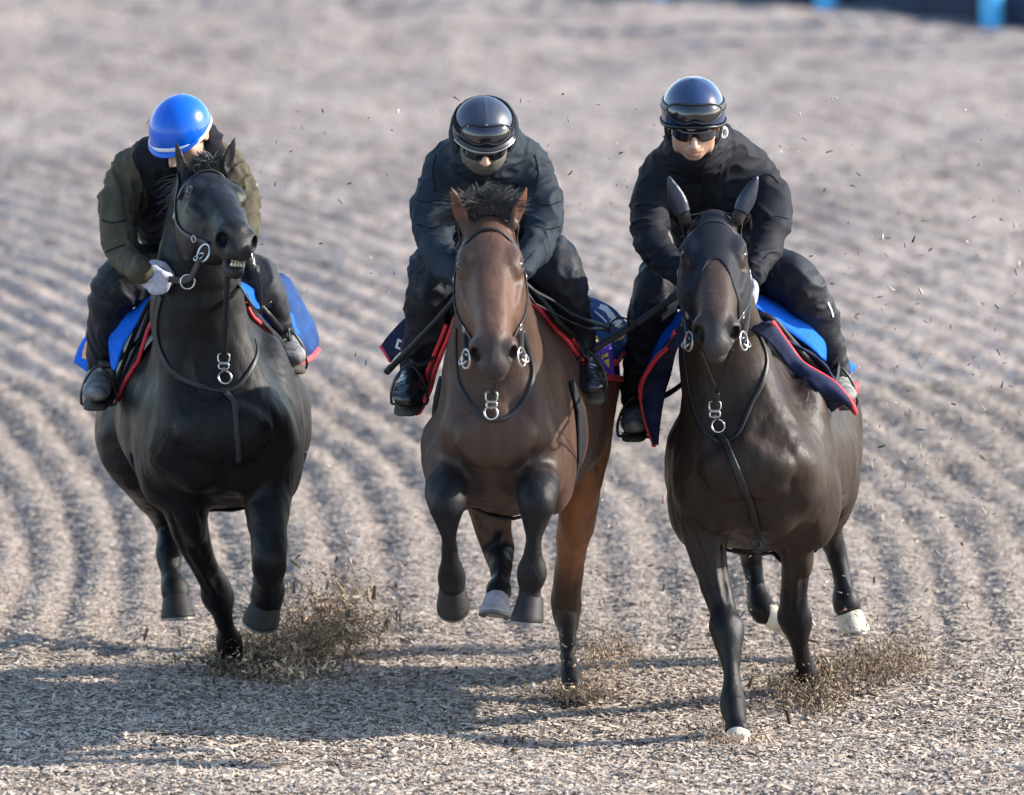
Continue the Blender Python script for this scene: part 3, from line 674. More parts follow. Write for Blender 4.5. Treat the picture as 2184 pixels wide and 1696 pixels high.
# wood chips lying on the near part of the track: small bent roof-shaped slivers
PAL = np.array([(.46, .40, .345), (.40, .335, .285), (.53, .47, .40), (.32, .26, .215), (.23, .18, .145), (.60, .53, .44), (.13, .098, .078), (.44, .38, .34)])
PW = np.array([.2, .2, .14, .15, .1, .11, .05, .05])
def chip_mesh(c, L, Wd, yaw, tilt, roll, colr, solid=False):
    n = len(c); d = np.stack([np.cos(yaw)*np.cos(tilt), np.sin(yaw)*np.cos(tilt), np.sin(tilt)], 1)
    h = np.stack([-np.sin(yaw), np.cos(yaw), np.zeros(n)], 1); u = np.cross(d, h)
    s = h*np.cos(roll)[:, None]+u*np.sin(roll)[:, None]; u = np.cross(d, s)
    L = L[:, None]; Wd = Wd[:, None]; t = Wd*.28
    A = [c-d*L*.5+s*Wd*.5, c-d*L*.42+u*t, c-d*L*.5-s*Wd*.5, c+d*L*.42+s*Wd*.35+u*t*.3, c+d*L*.5+u*t*1.2, c+d*L*.46-s*Wd*.4+u*t*.2]
    if solid: A += [c-u*t*.8-d*L*.3, c-u*t*.8+d*L*.3]
    k = len(A); V = np.stack(A, 1).reshape(-1, 3); b = np.arange(n)*k
    F = [np.stack([b, b+3, b+4, b+1], 1), np.stack([b+1, b+4, b+5, b+2], 1)]
    if solid: F += [np.stack([b, b+6, b+7, b+3], 1), np.stack([b+2, b+5, b+7, b+6], 1), np.stack([b+6, b, b+1, b+2], 1), np.stack([b+7, b+5, b+4, b+3], 1)]
    return V, np.vstack(F), np.repeat(colr, k, 0)
def chip_cols(n, g, dark=1.0, flat=None):
    if flat is not None:
        c = PAL[g.choice(len(PAL), n, p=PW/PW.sum())]; mean = np.array([.36, .30, .25]); return (mean+(c*np.array([1.0, .96, .91])-mean)*flat[:, None])*(1-.16*(1-flat))[:, None]*(.85+.3*g.random((n, 1)))
    return PAL[g.choice(len(PAL), n, p=PW/PW.sum())]*(dark*(.8+.4*g.random((n, 1))))*(1+g.normal(0, .03, (n, 3)))
g = np.random.default_rng(11); n = 340000
cy = -3.1+11.5*g.random(n)**1.25; hw = 1.78*(1+(cy+.5)/50)+.40; cx = (g.random(n)*2-1)*hw
L = g.gamma(4.5, .0053, n).clip(.007, .06)*(.75+.25*smoothstep(4, .5, cy)); Wd = (L*.16+.003)*(.7+.9*g.random(n))
cz = ground_z(cx, cy)+.001+.010*g.random(n)
V, F, C = chip_mesh(np.stack([cx, cy, cz], 1), L, Wd, g.random(n)*6.283, g.normal(0, .22, n)*(.35+.65*smoothstep(4, .3, cy)), g.normal(0, .28, n)*(.35+.65*smoothstep(4, .3, cy)), chip_cols(n, g, 1, .35+.6*smoothstep(4.5, -.5, cy)))
tag(obj('wood_chips', V, F, M['chip'], col=C, smooth=False), 'pale shredded wood chips covering the track under the horses', kind='stuff')
n = 9000; cy = 7+9*g.random(n)**1.3; hw = 1.78*(1+cy/50)+.2; cx = (g.random(n)*2-1)*hw
L = g.gamma(4, .009, n).clip(.012, .06); cz = ground_z(cx, cy)+.004
V, F, C = chip_mesh(np.stack([cx, cy, cz], 1), L, L*.35, g.random(n)*6.283, g.normal(0, .2, n), g.normal(0, .25, n), chip_cols(n, g, 1, np.full(n, .3)))
tag(obj('distant_wood_chips', V, F, M['chip'], col=C, smooth=False), 'larger clods of wood chip on the track behind the horses', kind='stuff')

# rail fence far behind, at the upper right
t0 = PZ(2113, 62); t1 = PZ(1760, 33); dirf = nrm((t1-t0)*[1, 1, 0])
step = np.linalg.norm((t1-t0)[:2]); fence = thing('fence', 'row of pale blue fence posts at the far edge of the track', 'fence', (t0[0], t0[1], 0))
for k in range(-3, 5):
    p = t0+dirf*step*k; z = float(ground_z(p[0], p[1]))
    obj('post', *rod([(p[0], p[1], z-.25), (p[0], p[1], z+.2), (p[0], p[1], z+.9), (p[0], p[1], z+1.12)], .052, 14, hint=(1, 0, 0)), M['post_blue'], fence)
bar = thing('barrier', 'dark navy boarding standing close behind the pale blue posts', 'barrier', (t0[0], t0[1]+.5, 0))
bo = np.array([-dirf[1], dirf[0], 0]); bo = bo if bo[1] > 0 else -bo
for k in range(-3, 5):
    a0 = t0+bo*.10+dirf*(step*k+.01); a1 = t0+bo*.10+dirf*(step*(k+1)-.01); z = float(ground_z(a0[0], a0[1]))-.2
    V = [];
    for q in (a0, a1):
        for off in (0, .05): V += [(*(q+bo*off)[:2], z), (*(q+bo*off)[:2], z+.40)]
    obj('board', np.array(V), [(0, 1, 5, 4), (2, 6, 7, 3), (1, 3, 7, 5), (0, 4, 6, 2), (0, 2, 3, 1), (4, 5, 7, 6)], M['panel_navy'], bar, smooth=False)

# ------------------------------------------------------------ the three horses
def J(fx, fy, Y, a, b=None): return (*P(fx, fy, Y), a, a if b is None else b)
M['hair'].node_tree.nodes['Principled BSDF'].inputs['Sheen Weight'].default_value = .2
BLK = (.0095, .009, .011)
h3 = dict(seed=3, label='dark bay horse on the right wearing a black hood and ear covers', B=(.785, .15, .58), S=1.0, yaw=.085, pitch=-.09, sw=1.2, peak=.34, mane0=4, coat=(.030, .020, .016), points=BLK, muzzle=(.05, .045, .045), hairm=M['hair'], mz=.50, face=(.058, .039, .030),
  head=dict(poll=P(1520, 487, .14), muzzle=P(1520, 487, .14)+[.006, -.56, -.286], s=1.05, hood=True, earcol=BLK, plain_ears=True,
    ears=[(P(1425, 376, .12), P(1458, 462, .12), (-.3, -1, .1)), (P(1616, 374, .14), P(1577, 458, .12), (.3, -1, .1))]),
  neck=[(.672, .21, 1.64, .080, .115), (.69, .32, 1.46, .104, .155), (.715, .42, 1.24, .138, .21), (.775, .68, 1.02, .14, .16)],
  legs=[
   dict(st=[J(1492, 1030, .40, .088, .12), J(1497, 1120, .36, .075, .09), J(1519, 1220, .27, .057, .066), J(1540, 1300, .2, .044, .05), J(1550, 1344, .15, .051, .05), J(1554, 1384, .12, .041, .043), J(1557, 1430, .09, .030, .038), J(1560, 1472, .06, .033, .040), J(1564, 1506, .03, .041, .046), J(1569, 1538, .0, .036, .042), J(1572, 1556, -.02, .040, .042)],
        dark=(1.6, 3.4), hoof=dict(down=1, ax=(.05, -.35, -1), toe=(.1, -1, 0), r=.052, h=.07, m=M['hoof_pale'], label='pale front hoof')),
   dict(st=[J(1697, 1030, .45, .082, .12), J(1699, 1125, .5, .066, .088), J(1696, 1220, .6, .046, .06), J(1694, 1285, .68, .044, .047), J(1696, 1318, .72, .051, .05), J(1703, 1355, .78, .037, .042), J(1710, 1395, .86, .029, .037), J(1714, 1428, .93, .033, .04), J(1716, 1448, .97, .039, .043), J(1716, 1468, .98, .036, .04)],
        dark=(1.2, 2.8), hoof=dict(down=1, ax=(0, .25, -1), toe=(0, -1, -.2), r=.055)),
   dict(st=[J(1770, 960, 1.42, .105, .18), J(1774, 1035, 1.46, .085, .14), J(1768, 1095, 1.62, .058, .085), J(1768, 1138, 1.76, .043, .058), J(1780, 1168, 1.80, .035, .045), J(1792, 1205, 1.80, .029, .038), J(1801, 1248, 1.78, .031, .038), J(1806, 1284, 1.76, .043, .046), J(1812, 1310, 1.75, .036, .04)],
        dark=(1.8, 3.0), hoof=dict(ax=(.16, -.35, -1), toe=(.25, -1, .1), r=.058, m=M['hoof_pale'], label='pale hind hoof in the air')),
   dict(st=[J(1598, 990, 1.4, .10, .18), J(1590, 1080, 1.5, .08, .12), J(1596, 1140, 1.65, .055, .07), J(1600, 1192, 1.75, .036, .044), J(1606, 1225, 1.73, .030, .038), J(1614, 1265, 1.69, .034, .04), J(1624, 1298, 1.65, .044, .046), J(1638, 1310, 1.62, .037, .04)],
        dark=(1.2, 2.6), hoof=dict(ax=(.75, .25, -.2), toe=(.2, -.6, -1), r=.052, m=M['hoof_pale'], label='pale hind hoof kicked sideways'))])
h2 = dict(seed=2, label='bay horse in the middle with a tousled dark forelock and bare face', B=(-.05, -.35, .765), S=.97, yaw=.098, pitch=-.05, coat=(.064, .037, .027), points=BLK, muzzle=(.045, .034, .031), face=(.12, .063, .042), tan=[(P(1250, 930, .85), .55, (.27, .112, .05)), (P(1240, 1080, .8), .40, (.27, .112, .05)), (P(1045, 560, -.5), .2, (.10, .053, .036))], hairm=M['hair'], mz=.5,  # orange patches paint sunlight onto the shaded haunch and hind leg
  head=dict(poll=P(1040, 493, -.42), muzzle=P(1040, 493, -.42)+[.022, -.51, -.345], s=1.05, earcol=(.14, .062, .04),
    ears=[(P(961, 398, -.45), P(990, 478, -.43), (-.55, -1, .1)), (P(1124, 397, -.42), P(1096, 472, -.43), (.75, -1, .1))]),
  neck=[(-.068, -.34, 1.70, .080, .118), (-.06, -.24, 1.53, .104, .16), (-.055, -.12, 1.33, .142, .22), (-.045, .18, 1.12, .14, .16)],
  legs=[
   dict(st=[J(958, 950, -.02, .088, .12), J(955, 1005, -.18, .078, .10), J(951, 1042, -.36, .064, .068), J(951, 1072, -.45, .057, .055), J(953, 1108, -.45, .040, .043), J(956, 1145, -.42, .026, .035), J(959, 1195, -.37, .030, .037), J(962, 1228, -.33, .043, .046), J(964, 1252, -.28, .039, .042)],
        dark=(1.3, 2.4), hoof=dict(ax=(.05, .55, -.85), toe=(0, -.85, -.5), r=.058)),
   dict(st=[J(1150, 945, -.02, .088, .12), J(1150, 1000, -.2, .078, .10), J(1147, 1038, -.4, .063, .066), J(1146, 1070, -.48, .056, .055), J(1143, 1105, -.48, .041, .043), J(1140, 1145, -.47, .029, .036), J(1137, 1188, -.46, .033, .037), J(1135, 1222, -.45, .043, .045), J(1132, 1258, -.44, .032, .036), J(1131, 1276, -.44, .038, .04)],
        dark=(1.3, 2.4), hoof=dict(ax=(-.12, -.25, -1), toe=(-.2, -1, 0), r=.058, h=.088)),
   dict(st=[J(1238, 880, .78, .105, .19), J(1243, 980, .68, .078, .15), J(1232, 1075, .76, .063, .11), J(1222, 1150, .90, .053, .082), J(1210, 1240, 1.04, .045, .064), J(1205, 1292, 1.09, .048, .058), J(1207, 1340, 1.04, .034, .045), J(1212, 1400, .93, .027, .037), J(1217, 1440, .86, .033, .04), J(1222, 1466, .82, .035, .04)],
        dark=(4.0, 8.2), hoof=dict(down=1, ax=(0, -.15, -1), toe=(.1, -1, 0), r=.056, h=.06)),
   dict(st=[J(1010, 950, .65, .10, .18), J(1040, 1060, .55, .075, .12), J(1053, 1130, .55, .056, .07), J(1064, 1174, .55, .046, .052), J(1068, 1204, .45, .036, .043), J(1068, 1232, .34, .031, .039), J(1063, 1258, .27, .043, .043), J(1060, 1274, .23, .04, .04)],
        dark=(2.4, 3.3), hoof=dict(ax=(-.12, -.55, -.85), toe=(0, -.85, .5), r=.056, m=mat('grey_hoof', (.27, .26, .29), .6, var=.3, vscale=40, bump=.3), label='greyish hind hoof'))],
  forelock=dict(roots=[P(992, 475, -.4), P(1015, 452, -.41), P(1045, 445, -.41), P(1085, 462, -.4)], dirs=[(-.55, .1, .8), (-.25, 0, 1), (.1, 0, 1), (.6, .1, .7)], len=.095, w=.0022, droop=(.6, -.8, -1.1), n=3000, jit=.2))
h1 = dict(seed=1, label='black horse on the left turning its head with its teeth showing', B=(-.973, .75, .625), S=.98, yaw=-.07, wk=1.04, sw=1.2, pitch=-.06, coat=(.0085, .0075, .0078), points=(.0075, .007, .008), muzzle=(.026, .022, .022), hairm=M['hair'], mz=.5,
  head=dict(poll=P(428, 398, .78), muzzle=P(428, 398, .78)+[.145, -.55, -.105], s=.99, mouth=1, v=(.0, 0, 1), roll=R(8), earcol=(.022, .017, .017),
    ears=[(P(374, 298, .80), P(391, 374, .78), (-.9, -.7, .1)), (P(502, 291, .80), P(480, 362, .78), (.5, -1, .1))]),
  neck=[(*P(418, 425, .88), .085, .125), (*P(420, 530, .96), .122, .16), (*P(424, 650, 1.0), .146, .21), (*P(455, 780, 1.28), .14, .16)],
  legs=[
   dict(st=[J(394, 990, 1.0, .09, .12), J(396, 1070, 1.02, .076, .098), J(408, 1138, 1.08, .058, .072), J(432, 1200, 1.17, .047, .055), J(456, 1244, 1.24, .049, .05), J(464, 1274, 1.28, .049, .046), J(474, 1310, 1.34, .033, .04), J(484, 1345, 1.41, .028, .037), J(490, 1368, 1.45, .041, .043), J(494, 1394, 1.48, .036, .04)],
        dark=(1, 2), hoof=dict(down=1, ax=(0, .2, -1), toe=(0, -1, -.2), r=.056)),
   dict(st=[J(567, 985, .95, .09, .12), J(570, 1060, .86, .077, .095), J(571, 1135, .75, .061, .07), J(571, 1182, .68, .056, .056), J(573, 1213, .70, .052, .052), J(575, 1240, .82, .042, .046), J(574, 1262, .94, .047, .048), J(570, 1280, 1.0, .048, .046)],
        dark=(1, 2), hoof=dict(ax=(-.25, .25, -.95), toe=(-.25, -.95, -.25), r=.066)),
   dict(st=[J(287, 880, 1.92, .125, .20), J(285, 955, 1.82, .115, .16), J(318, 1030, 1.95, .075, .105), J(344, 1085, 2.1, .048, .065), J(354, 1135, 2.1, .036, .043), J(360, 1180, 2.0, .040, .044), J(364, 1222, 1.95, .032, .038), J(371, 1252, 1.9, .046, .047), J(376, 1276, 1.88, .044, .043)],
        dark=(2, 3), hoof=dict(ax=(.08, -.3, -.95), toe=(.1, -.95, .2), r=.064)),
   dict(st=[J(588, 870, 1.95, .115, .21), J(592, 950, 1.95, .10, .16), J(582, 1040, 2.1, .065, .09), J(574, 1090, 2.2, .048, .06), J(570, 1150, 2.1, .032, .04), J(567, 1205, 2.0, .03, .038), J(565, 1236, 1.95, .042, .042)],
        dark=(2, 3), hoof=dict(ax=(0, -.3, -.95), toe=(0, -.95, .2), r=.056))],
  forelock=dict(roots=[P(410, 365, .80), P(440, 352, .78), P(470, 350, .8)], dirs=[(-.4, .2, .6), (-.1, .2, .6), (.5, .3, .3)], len=.05, w=.003, droop=(.1, -.8, -1.2), n=420, jit=.25))
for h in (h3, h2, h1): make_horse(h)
# ------------------------------------------------------------ riders
def folds(V, Q, amp, f=(9, 9, 15), seed=1, fine=.25):
    """cloth folds: sharp ridges with soft valleys, pushed along the normals"""
    N = vnormals(V, Q); wv = np.stack([fbm(V*4, seed+k, 2) for k in range(3)], 1)-.5; f = np.array(f)
    r = 1-np.abs(2*vnoise(V*f+wv*4.0, seed+9)-1); r2 = 1-np.abs(2*vnoise(V*f*2.1+wv*7, seed+19)-1)
    m = .35+1.1*fbm(V*5, seed+40, 2)
    return V+N*(amp*m*((r**3-.28)+(.25+fine)*(r2**2.5-.3)))[:, None]
def box_axes(rows, m, step, fine=None):
    r = np.array([[*q[:3], max(q[3:])] for q in rows]); lo = (r[:, :3]-r[:, 3:]).min(0)-m; hi = (r[:, :3]+r[:, 3:]).max(0)+m
    return [axis(lo[k], hi[k], step, None if fine is None else [(fine[0][k], fine[1][k], fine[2])]) for k in range(3)]
def head_axes(face, roll=0):
    f = nrm(face); r = nrm(np.cross(f, (0, 0, 1)))        # r: the rider's right... flipped below so that it points to the picture's right
    if r[0] < 0: r = -r
    u = nrm(np.cross(r, f)); u = u if u[2] > 0 else -u
    c, s = math.cos(roll), math.sin(roll); return c*r+s*u, c*u-s*r, f
def dome(c, A, rad, fr, sd, bk, n=44, m=16, thick=.006, ridge=None):
    """helmet shell: lower rim latitude fr in front, sd at the sides, bk behind"""
    r, u, f = A; out = []
    for t in (0, thick):
        for j in range(m+1):
            for i in range(n):
                az = 2*math.pi*i/n; w = math.cos(az); e0 = sd+(fr-sd)*max(w, 0)**2+(bk-sd)*max(-w, 0)**2; el = e0+(math.pi/2-e0)*j/m
                q = np.array([math.cos(el)*math.sin(az)*(rad[0]-t), math.sin(el)*(rad[1]-t), math.cos(el)*math.cos(az)*(rad[2]-t)])
                if ridge is not None: q = q*(1+ridge(az, el))
                out.append(c+r*q[0]+u*q[1]+f*q[2])
    F = []; o = (m+1)*n
    for j in range(m):
        for i in range(n):
            k = (i+1) % n; F.append((j*n+i, j*n+k, j*n+n+k, j*n+n+i)); F.append((o+j*n+n+i, o+j*n+n+k, o+j*n+k, o+j*n+i))
    for i in range(n): k = (i+1) % n; F.append((k, i, o+i, o+k))
    return np.array(out), F
def on_dome(c, A, rad, az, el, out=0):
    q = np.array([math.cos(el)*math.sin(az)*(rad[0]+out), math.sin(el)*(rad[1]+out), math.cos(el)*math.cos(az)*(rad[2]+out)]); return c+A[0]*q[0]+A[1]*q[1]+A[2]*q[2]
def dome_band(c, A, rad, azs, el, wdt, th, out=.001):
    p = np.array([on_dome(c, A, rad, a, el(a), out) for a in azs]); n = np.array([nrm(q-c) for q in p]); return strap(p, wdt, th, n)
def goggles(c, A, rad, az, e0, e1, out=.006, th=.012):
    """curved one-piece lens on the dome with rounded ends and a nose notch; returns lens and frame"""
    nu, nv = 29, 9; G = np.zeros((nv, nu, 3)); E = []
    for i in range(nu):
        t = -1+2*i/(nu-1); hgt = (1-abs(t)**3.2)**.5*.5+.001; notch = .30*math.exp(-(t/.16)**2)
        for j in range(nv):
            s = -1+2*j/(nv-1); mid = (e0+e1)/2; el = mid+(e1-e0)*hgt*s+(notch*(e1-e0)*(1-s)/2*.5)
            G[j, i] = on_dome(c, A, rad, az*t, el, out+th*(1-.6*t*t)*(1-.5*s*s))
    V = G.reshape(-1, 3); n = nv*nu; Bk = np.array([c+(v-c)*.93 for v in V]); F = []
    for j in range(nv-1):
        for i in range(nu-1):
            a, b, d, e = j*nu+i, j*nu+i+1, (j+1)*nu+i+1, (j+1)*nu+i; F += [(a, b, d, e), (n+e, n+d, n+b, n+a)]
    bd = list(range(nu))+[j*nu+nu-1 for j in range(1, nv)]+[(nv-1)*nu+i for i in range(nu-2, -1, -1)]+[j*nu for j in range(nv-2, 0, -1)]
    for k in range(len(bd)): a, b = bd[k], bd[(k+1) % len(bd)]; F.append((b, a, a+n, b+n))
    rim = V[bd]; cc = np.array(rim); no = np.array([nrm(q-c) for q in cc]); cc = cc+no*.001
    fr = sweep(cc, [(-.0035, -.004), (-.0035, .0025), (.0035, .0025), (.0035, -.004)], no, closed=True)
    return (np.vstack([V, Bk]), F), fr
def fist(w, fd, dn, side, s=1.0, m=None, parent=None, name='glove', thumb=1):
    """closed hand: wrist w, knuckle direction fd, curl direction dn, side towards the little finger"""
    fd = nrm(fd); dn = nrm(dn-(np.asarray(dn)@fd)*fd); sd = nrm(np.cross(fd, dn)); sd = sd if sd@np.asarray(side) > 0 else -sd
    L = lambda a, b, c: w+(fd*a+dn*b+sd*c)*s
    rows = []; fl = []
    for i, (ln, off) in enumerate(((.94, -.034), (1.02, -.011), (1.0, .012), (.84, .034))):
        fl.append([(*L(.068, -.006, off*.9), .0125*s), (*L(.092*ln, .010, off), .0115*s), (*L(.094*ln, .036, off), .0105*s), (*L(.070*ln, .050, off), .0098*s), (*L(.050, .044, off*.95), .009*s)])
    th = [(*L(.022, .016, -.034*thumb), .015*s), (*L(.050, .034, -.044*thumb), .012*s), (*L(.074, .052, -.030*thumb), .0105*s), (*L(.082, .058, -.008*thumb), .009*s)]
    wr = [(*L(-.05, 0, 0), .030*s), (*L(0, 0, 0), .029*s)]
    rows = sum(fl, [])+th+wr; F = Field(*box_axes(rows, .012, .0034))
    F.tube([(*L(-.012, 0, 0), .026*s, .022*s), (*L(.0, 0, 0), .029*s, .024*s), (*L(.035, .0, 0), .040*s, .018*s), (*L(.068, -.002, 0), .043*s, .015*s)], .01, up=dn)
    for q in fl: F.tube(q, .006)
    F.tube(th, .012)
    V, Q = F.mesh(1); V = folds(V, Q, .0016, (40, 40, 40), 5)
    return obj(name, V, Q, m, parent)
def boot_mesh(st, toe_w, k=.02, step=.006):
    F = Field(*box_axes(st, .03, step)); n = len(st)
    return F
def make_rider(g):
    hc = np.array(g['head']); A = head_axes(g['face'], g.get('roll', 0)); r, u, f = A; hs = g.get('hs', 1.0)
    O = np.array([g['pelvis'][0], g['pelvis'][1], 0]); root = thing('person', g['label'], 'person', O, 'riders in the saddle')
    H = lambda a, b, c: hc+(r*a+u*b+f*c)*hs
    pel, cht, nb = np.array(g['pelvis']), np.array(g['chest']), np.array(g['neck'])
    # the body under the clothes, one skin; only face and throat show
    rows = [(*pel, .2), (*H(0, .1, 0), .12), (*H(0, -.12, .1), .1)]+[q for a in g['arms'] for q in a]+[q for a in g['legs'] for q in a]+[q for a in g['boots'] for q in a]
    fl, fh = hc-.14, hc+.14
    F = Field(*box_axes(rows, .04, .013, (fl, fh, .0042)))
    up = nrm(nb-pel); bk = np.array([0, .6, .8])
    F.tube([(*pel, .125, .095), (*(pel*.5+cht*.5), .115, .085), (*cht, .135, .09), (*(cht*.35+nb*.65), .11, .07), (*nb, .055, .055), (*H(0, -.09, -.02), .050, .056), (*H(0, -.02, -.02), .055, .06)], .03, up=bk)
    for a in g['arms']:
        F.tube([(*cht, .06), *[(*q[:3], q[3]*.62) for q in a]], .02)
        e = nrm(np.array(a[-1][:3])-np.array(a[-2][:3])); wq = np.array(a[-1][:3]); F.tube([(*wq, .020), (*(wq+e*.03), .022, .014), (*(wq+e*.055), .024, .011)], .01)
    for a in g['legs']: F.tube([(*pel, .09), *[(*q[:3], q[3]*.62) for q in a]], .02)
    for a in g['boots']: F.tube([(*q[:3], q[3]*.6) for q in a], .02)
    F.ell(H(0, -.005, -.012), np.array([.077, .082, .096])*hs, A, .012); F.ell(H(0, -.055, .030), np.array([.062, .070, .064])*hs, A, .02)
    F.ell(H(0, -.103, .060), np.array([.030, .022, .026])*hs, A, .018)                                     # chin
    for sg in (-1, 1):
        F.ell(H(sg*.045, -.045, .056), np.array([.022, .022, .02])*hs, A, .02); F.ell(H(sg*.052, -.085, .02), np.array([.014, .03, .035])*hs, A, .02)
        F.ell(H(sg*.030, -.006, .092), np.array([.022, .008, .010])*hs, A, .012); F.ell(H(sg*.031, -.022, .092), np.array([.015, .010, .010])*hs, A, .01, 's')
        F.ell(H(sg*.080, -.028, -.008), np.array([.010, .032, .020])*hs, A, .006); F.ell(H(sg*.088, -.026, -.002), np.array([.006, .020, .010])*hs, A, .004, 's')
        F.ell(H(sg*.012, -.062, .101), np.array([.009, .008, .009])*hs, A, .008)
    F.tube([(*H(0, -.010, .090), .009), (*H(0, -.035, .104), .010), (*H(0, -.055, .116), .0125)], .012)    # nose
    F.tube([(*H(-.024, -.081, .086), .005), (*H(0, -.078, .097), .0065), (*H(.024, -.081, .086), .005)], .008)
    F.tube([(*H(-.019, -.091, .085), .005), (*H(0, -.093, .093), .0075), (*H(.019, -.091, .085), .005)], .008)
    F.tube([(*H(-.024, -.0855, .093), .002), (*H(0, -.0855, .104), .003), (*H(.024, -.0855, .093), .002)], .006, op='s')
    V, Q = F.mesh(1); d = (V-hc)/hs; a_, b_, c_ = d@r, d@u, d@f
    C = np.tile(np.array((.50, .30, .21)), (len(V), 1))*(.92+.16*fbm(V*40, 4))[:, None]
    m = np.exp(-((a_/.022)**2+((b_+.088)/.012)**2))*(c_ > .06); C = C*(1-m[:, None]*.6)+np.array((.42, .15, .13))*m[:, None]*.6
    m = smoothstep(-.055, -.095, b_)*(c_ > -.03); C *= (1-.18*m)[:, None]
    body = obj('body', V, Q, M['skin'], root, col=np.clip(C, 0, 1))
    for sg in (-1, 1): obj('eye', *sphere(H(sg*.031, -.022, .080), .0115*hs, ax=A), M['eye'], root)
    # jacket
    J0 = [(*pel, .19), (*cht, .24), (*nb, .14)]+[q for a in g['arms'] for q in a]
    F = Field(*box_axes(J0, .05, .0062))
    F.tube([(*(pel+np.array([0, -.05, .0])), *g.get('waist', (.175, .14))), (*(pel*.55+cht*.45+np.array([0, .02, .02])), .175, .14), (*cht, .19, .135), (*(cht*.4+nb*.6+np.array([0, .01, .01])), .165, .10), (*(nb+np.array([0, .02, .0])), .095, .085)], .05, up=bk)
    for a in g['arms']:
        q0 = np.array(a[0][:3]); F.ell(q0*.8+cht*.2, np.array([.094, .096, .092]), None, .05); F.tube(a, .035)
        e = nrm(np.array(a[-1][:3])-np.array(a[-2][:3])); wq = np.array(a[-1][:3]); F.tube([(*(wq-e*.015), a[-1][3]*1.12), (*(wq+e*.030), a[-1][3]*1.0)], .004)
    col = g.get('collar', (.085, .075)); F.tube([(*(nb+up*.00), col[0]*1.15, col[1]*1.15), (*H(0, -.115, -.03), *col), (*H(0, g.get('collar_h', -.075), g.get('collar_f', -.025)), col[0]*.96, col[1]*.96)], .02, up=f)
    F.ell(H(0, -.03, .045), np.array([.083, .090, .10])*hs, A, .012, 's'); F.ell(H(0, .03, -.0), np.array([.1065, .122, .122])*hs, A, .006, 's')
    V, Q = F.mesh(1); V = folds(V, Q, g.get('fold', .011)*.95, (7, 7, 15), g['seed'], .45)
    if 'jmats' in g:
        da = np.minimum.reduce([seg_dist(V, [q[:3] for q in a])[0]-.01 for a in g['arms']]); dc, _ = seg_dist(V, [pel, cht, nb-(0, .03, .05)])
        fm = ((dc*.62 < da) & (V[:, 1] < cht[1]+.13))[Q].sum(1) >= 3
        obj('jacket', V, Q, None, root, mats=g['jmats'], fmat=fm.astype(int))
    else: obj('jacket', V, Q, g['jacket'], root)
    if g.get('hood'):
        F = Field(*box_axes([(*H(0, 0, -.05), .15)], .03, .006)); F.ell(H(.006, -.024, -.042), np.array([.1115, .105, .108]), A, .0); F.tube([(*(nb+up*.0), .10, .09), (*H(0, -.08, -.03), .098, .09)], .04, up=f)
        F.ell(H(0, .02, .004), np.array([.106, .112, .125]), A, .008, 's'); F.ell(H(0, -.06, .08), np.array([.088, .13, .10]), A, .03, 's')
        V, Q = F.mesh(2); obj('hood', folds(V, Q, .004, (9, 9, 9), 71), Q, g['jacket'], root)
    # trousers
    T0 = [(*pel, .2)]+[q for a in g['legs'] for q in a]; F = Field(*box_axes(T0, .05, .0075))
    F.ell(pel+np.array([0, .03, -.03]), (.185, .16, .13), None, .04)
    for a in g['legs']: F.tube(a, .04)
    V, Q = F.mesh(1); V = folds(V, Q, .012, (9, 9, 10), g['seed']+31, .45); obj('trousers', V, Q, g.get('trouser', M['trouser']), root)
    # boots: rows are shaft.., ankle, ball, toe
    for a in g['boots']:
        F = Field(*box_axes(a, .05, .005)); F.tube(a[:-2], .02); q = [np.array(x[:3]) for x in a]
        toe = nrm(q[-1]-q[-3]); dn = nrm(np.cross(toe, np.cross((0, 0, -1), toe)));  dn = dn if dn[2] < 0 else -dn
        F.tube([(*q[-3], a[-3][3]*.95, a[-3][3]*.95), (*q[-2], a[-2][3], a[-2][3]*.78), (*q[-1], a[-1][3], a[-1][3]*.62)], .025, up=dn)
        F.ell(q[-3]-toe*.035+dn*.03, (.036, .036, .036), None, .025)
        V, Q = F.mesh(1); V = folds(V, Q, .003, (26, 26, 22), g['seed']+3); b = obj('boot', V, Q, g['bootm'], root)
        sd = np.cross(toe, dn); W = [a[-3][3]*.74, a[-3][3]*.70, a[-2][3]*.92, a[-1][3]*.95, a[-1][3]*.55]; D = [q[-3]-toe*.062, q[-3], q[-2], q[-1]+toe*.01, q[-1]+toe*.036]
        V = []; F2 = []
        for c, wd in zip(D, W):
            base = a[-2][3]*.80
            for s_, h_ in ((-1, 0), (1, 0), (1, 1), (-1, 1)): V.append(c+sd*s_*wd+dn*(base+h_*.014))
        for i in range(4):
            for k in range(4): z = (k+1) % 4; F2.append((i*4+k, i*4+z, i*4+4+z, i*4+4+k))
        F2 += [(3, 2, 1, 0), (16, 17, 18, 19)]; obj('sole', np.array(V), F2, M['sole'], b)
    for hnd in g['hands']: fist(np.array(hnd['w']), hnd['fd'], hnd['dn'], hnd['sd'], 1.05, hnd.get('m', M['black_fleece']), root)
    if g.get('gaiter'):
        F = Field(*box_axes([(*H(0, -.07, .03), .14)], .02, .005)); F.ell(H(0, -.066, .034), np.array([.071, .056, .075])*hs, A, .01); F.tube([(*H(0, -.08, .02), .066, .074), (*(nb+np.array([0, -.02, 0])), .07, .07)], .03, up=f)
        F.ell(H(0, -.03, .11), np.array([.020, .035, .03])*hs, A, .02, 's'); F.ell(H(0, .055, .0), np.array([.12, .078, .14])*hs, A, .012, 's')
        V, Q = F.mesh(1); obj('neck_gaiter', folds(V, Q, .003, (16, 16, 22), 8), Q, g['gaiter'], root)
    g.update(root=root, A=A, hc=hc, H=H, hs=hs); return g
def az_line(a, n=24): return np.linspace(-a, a, n)
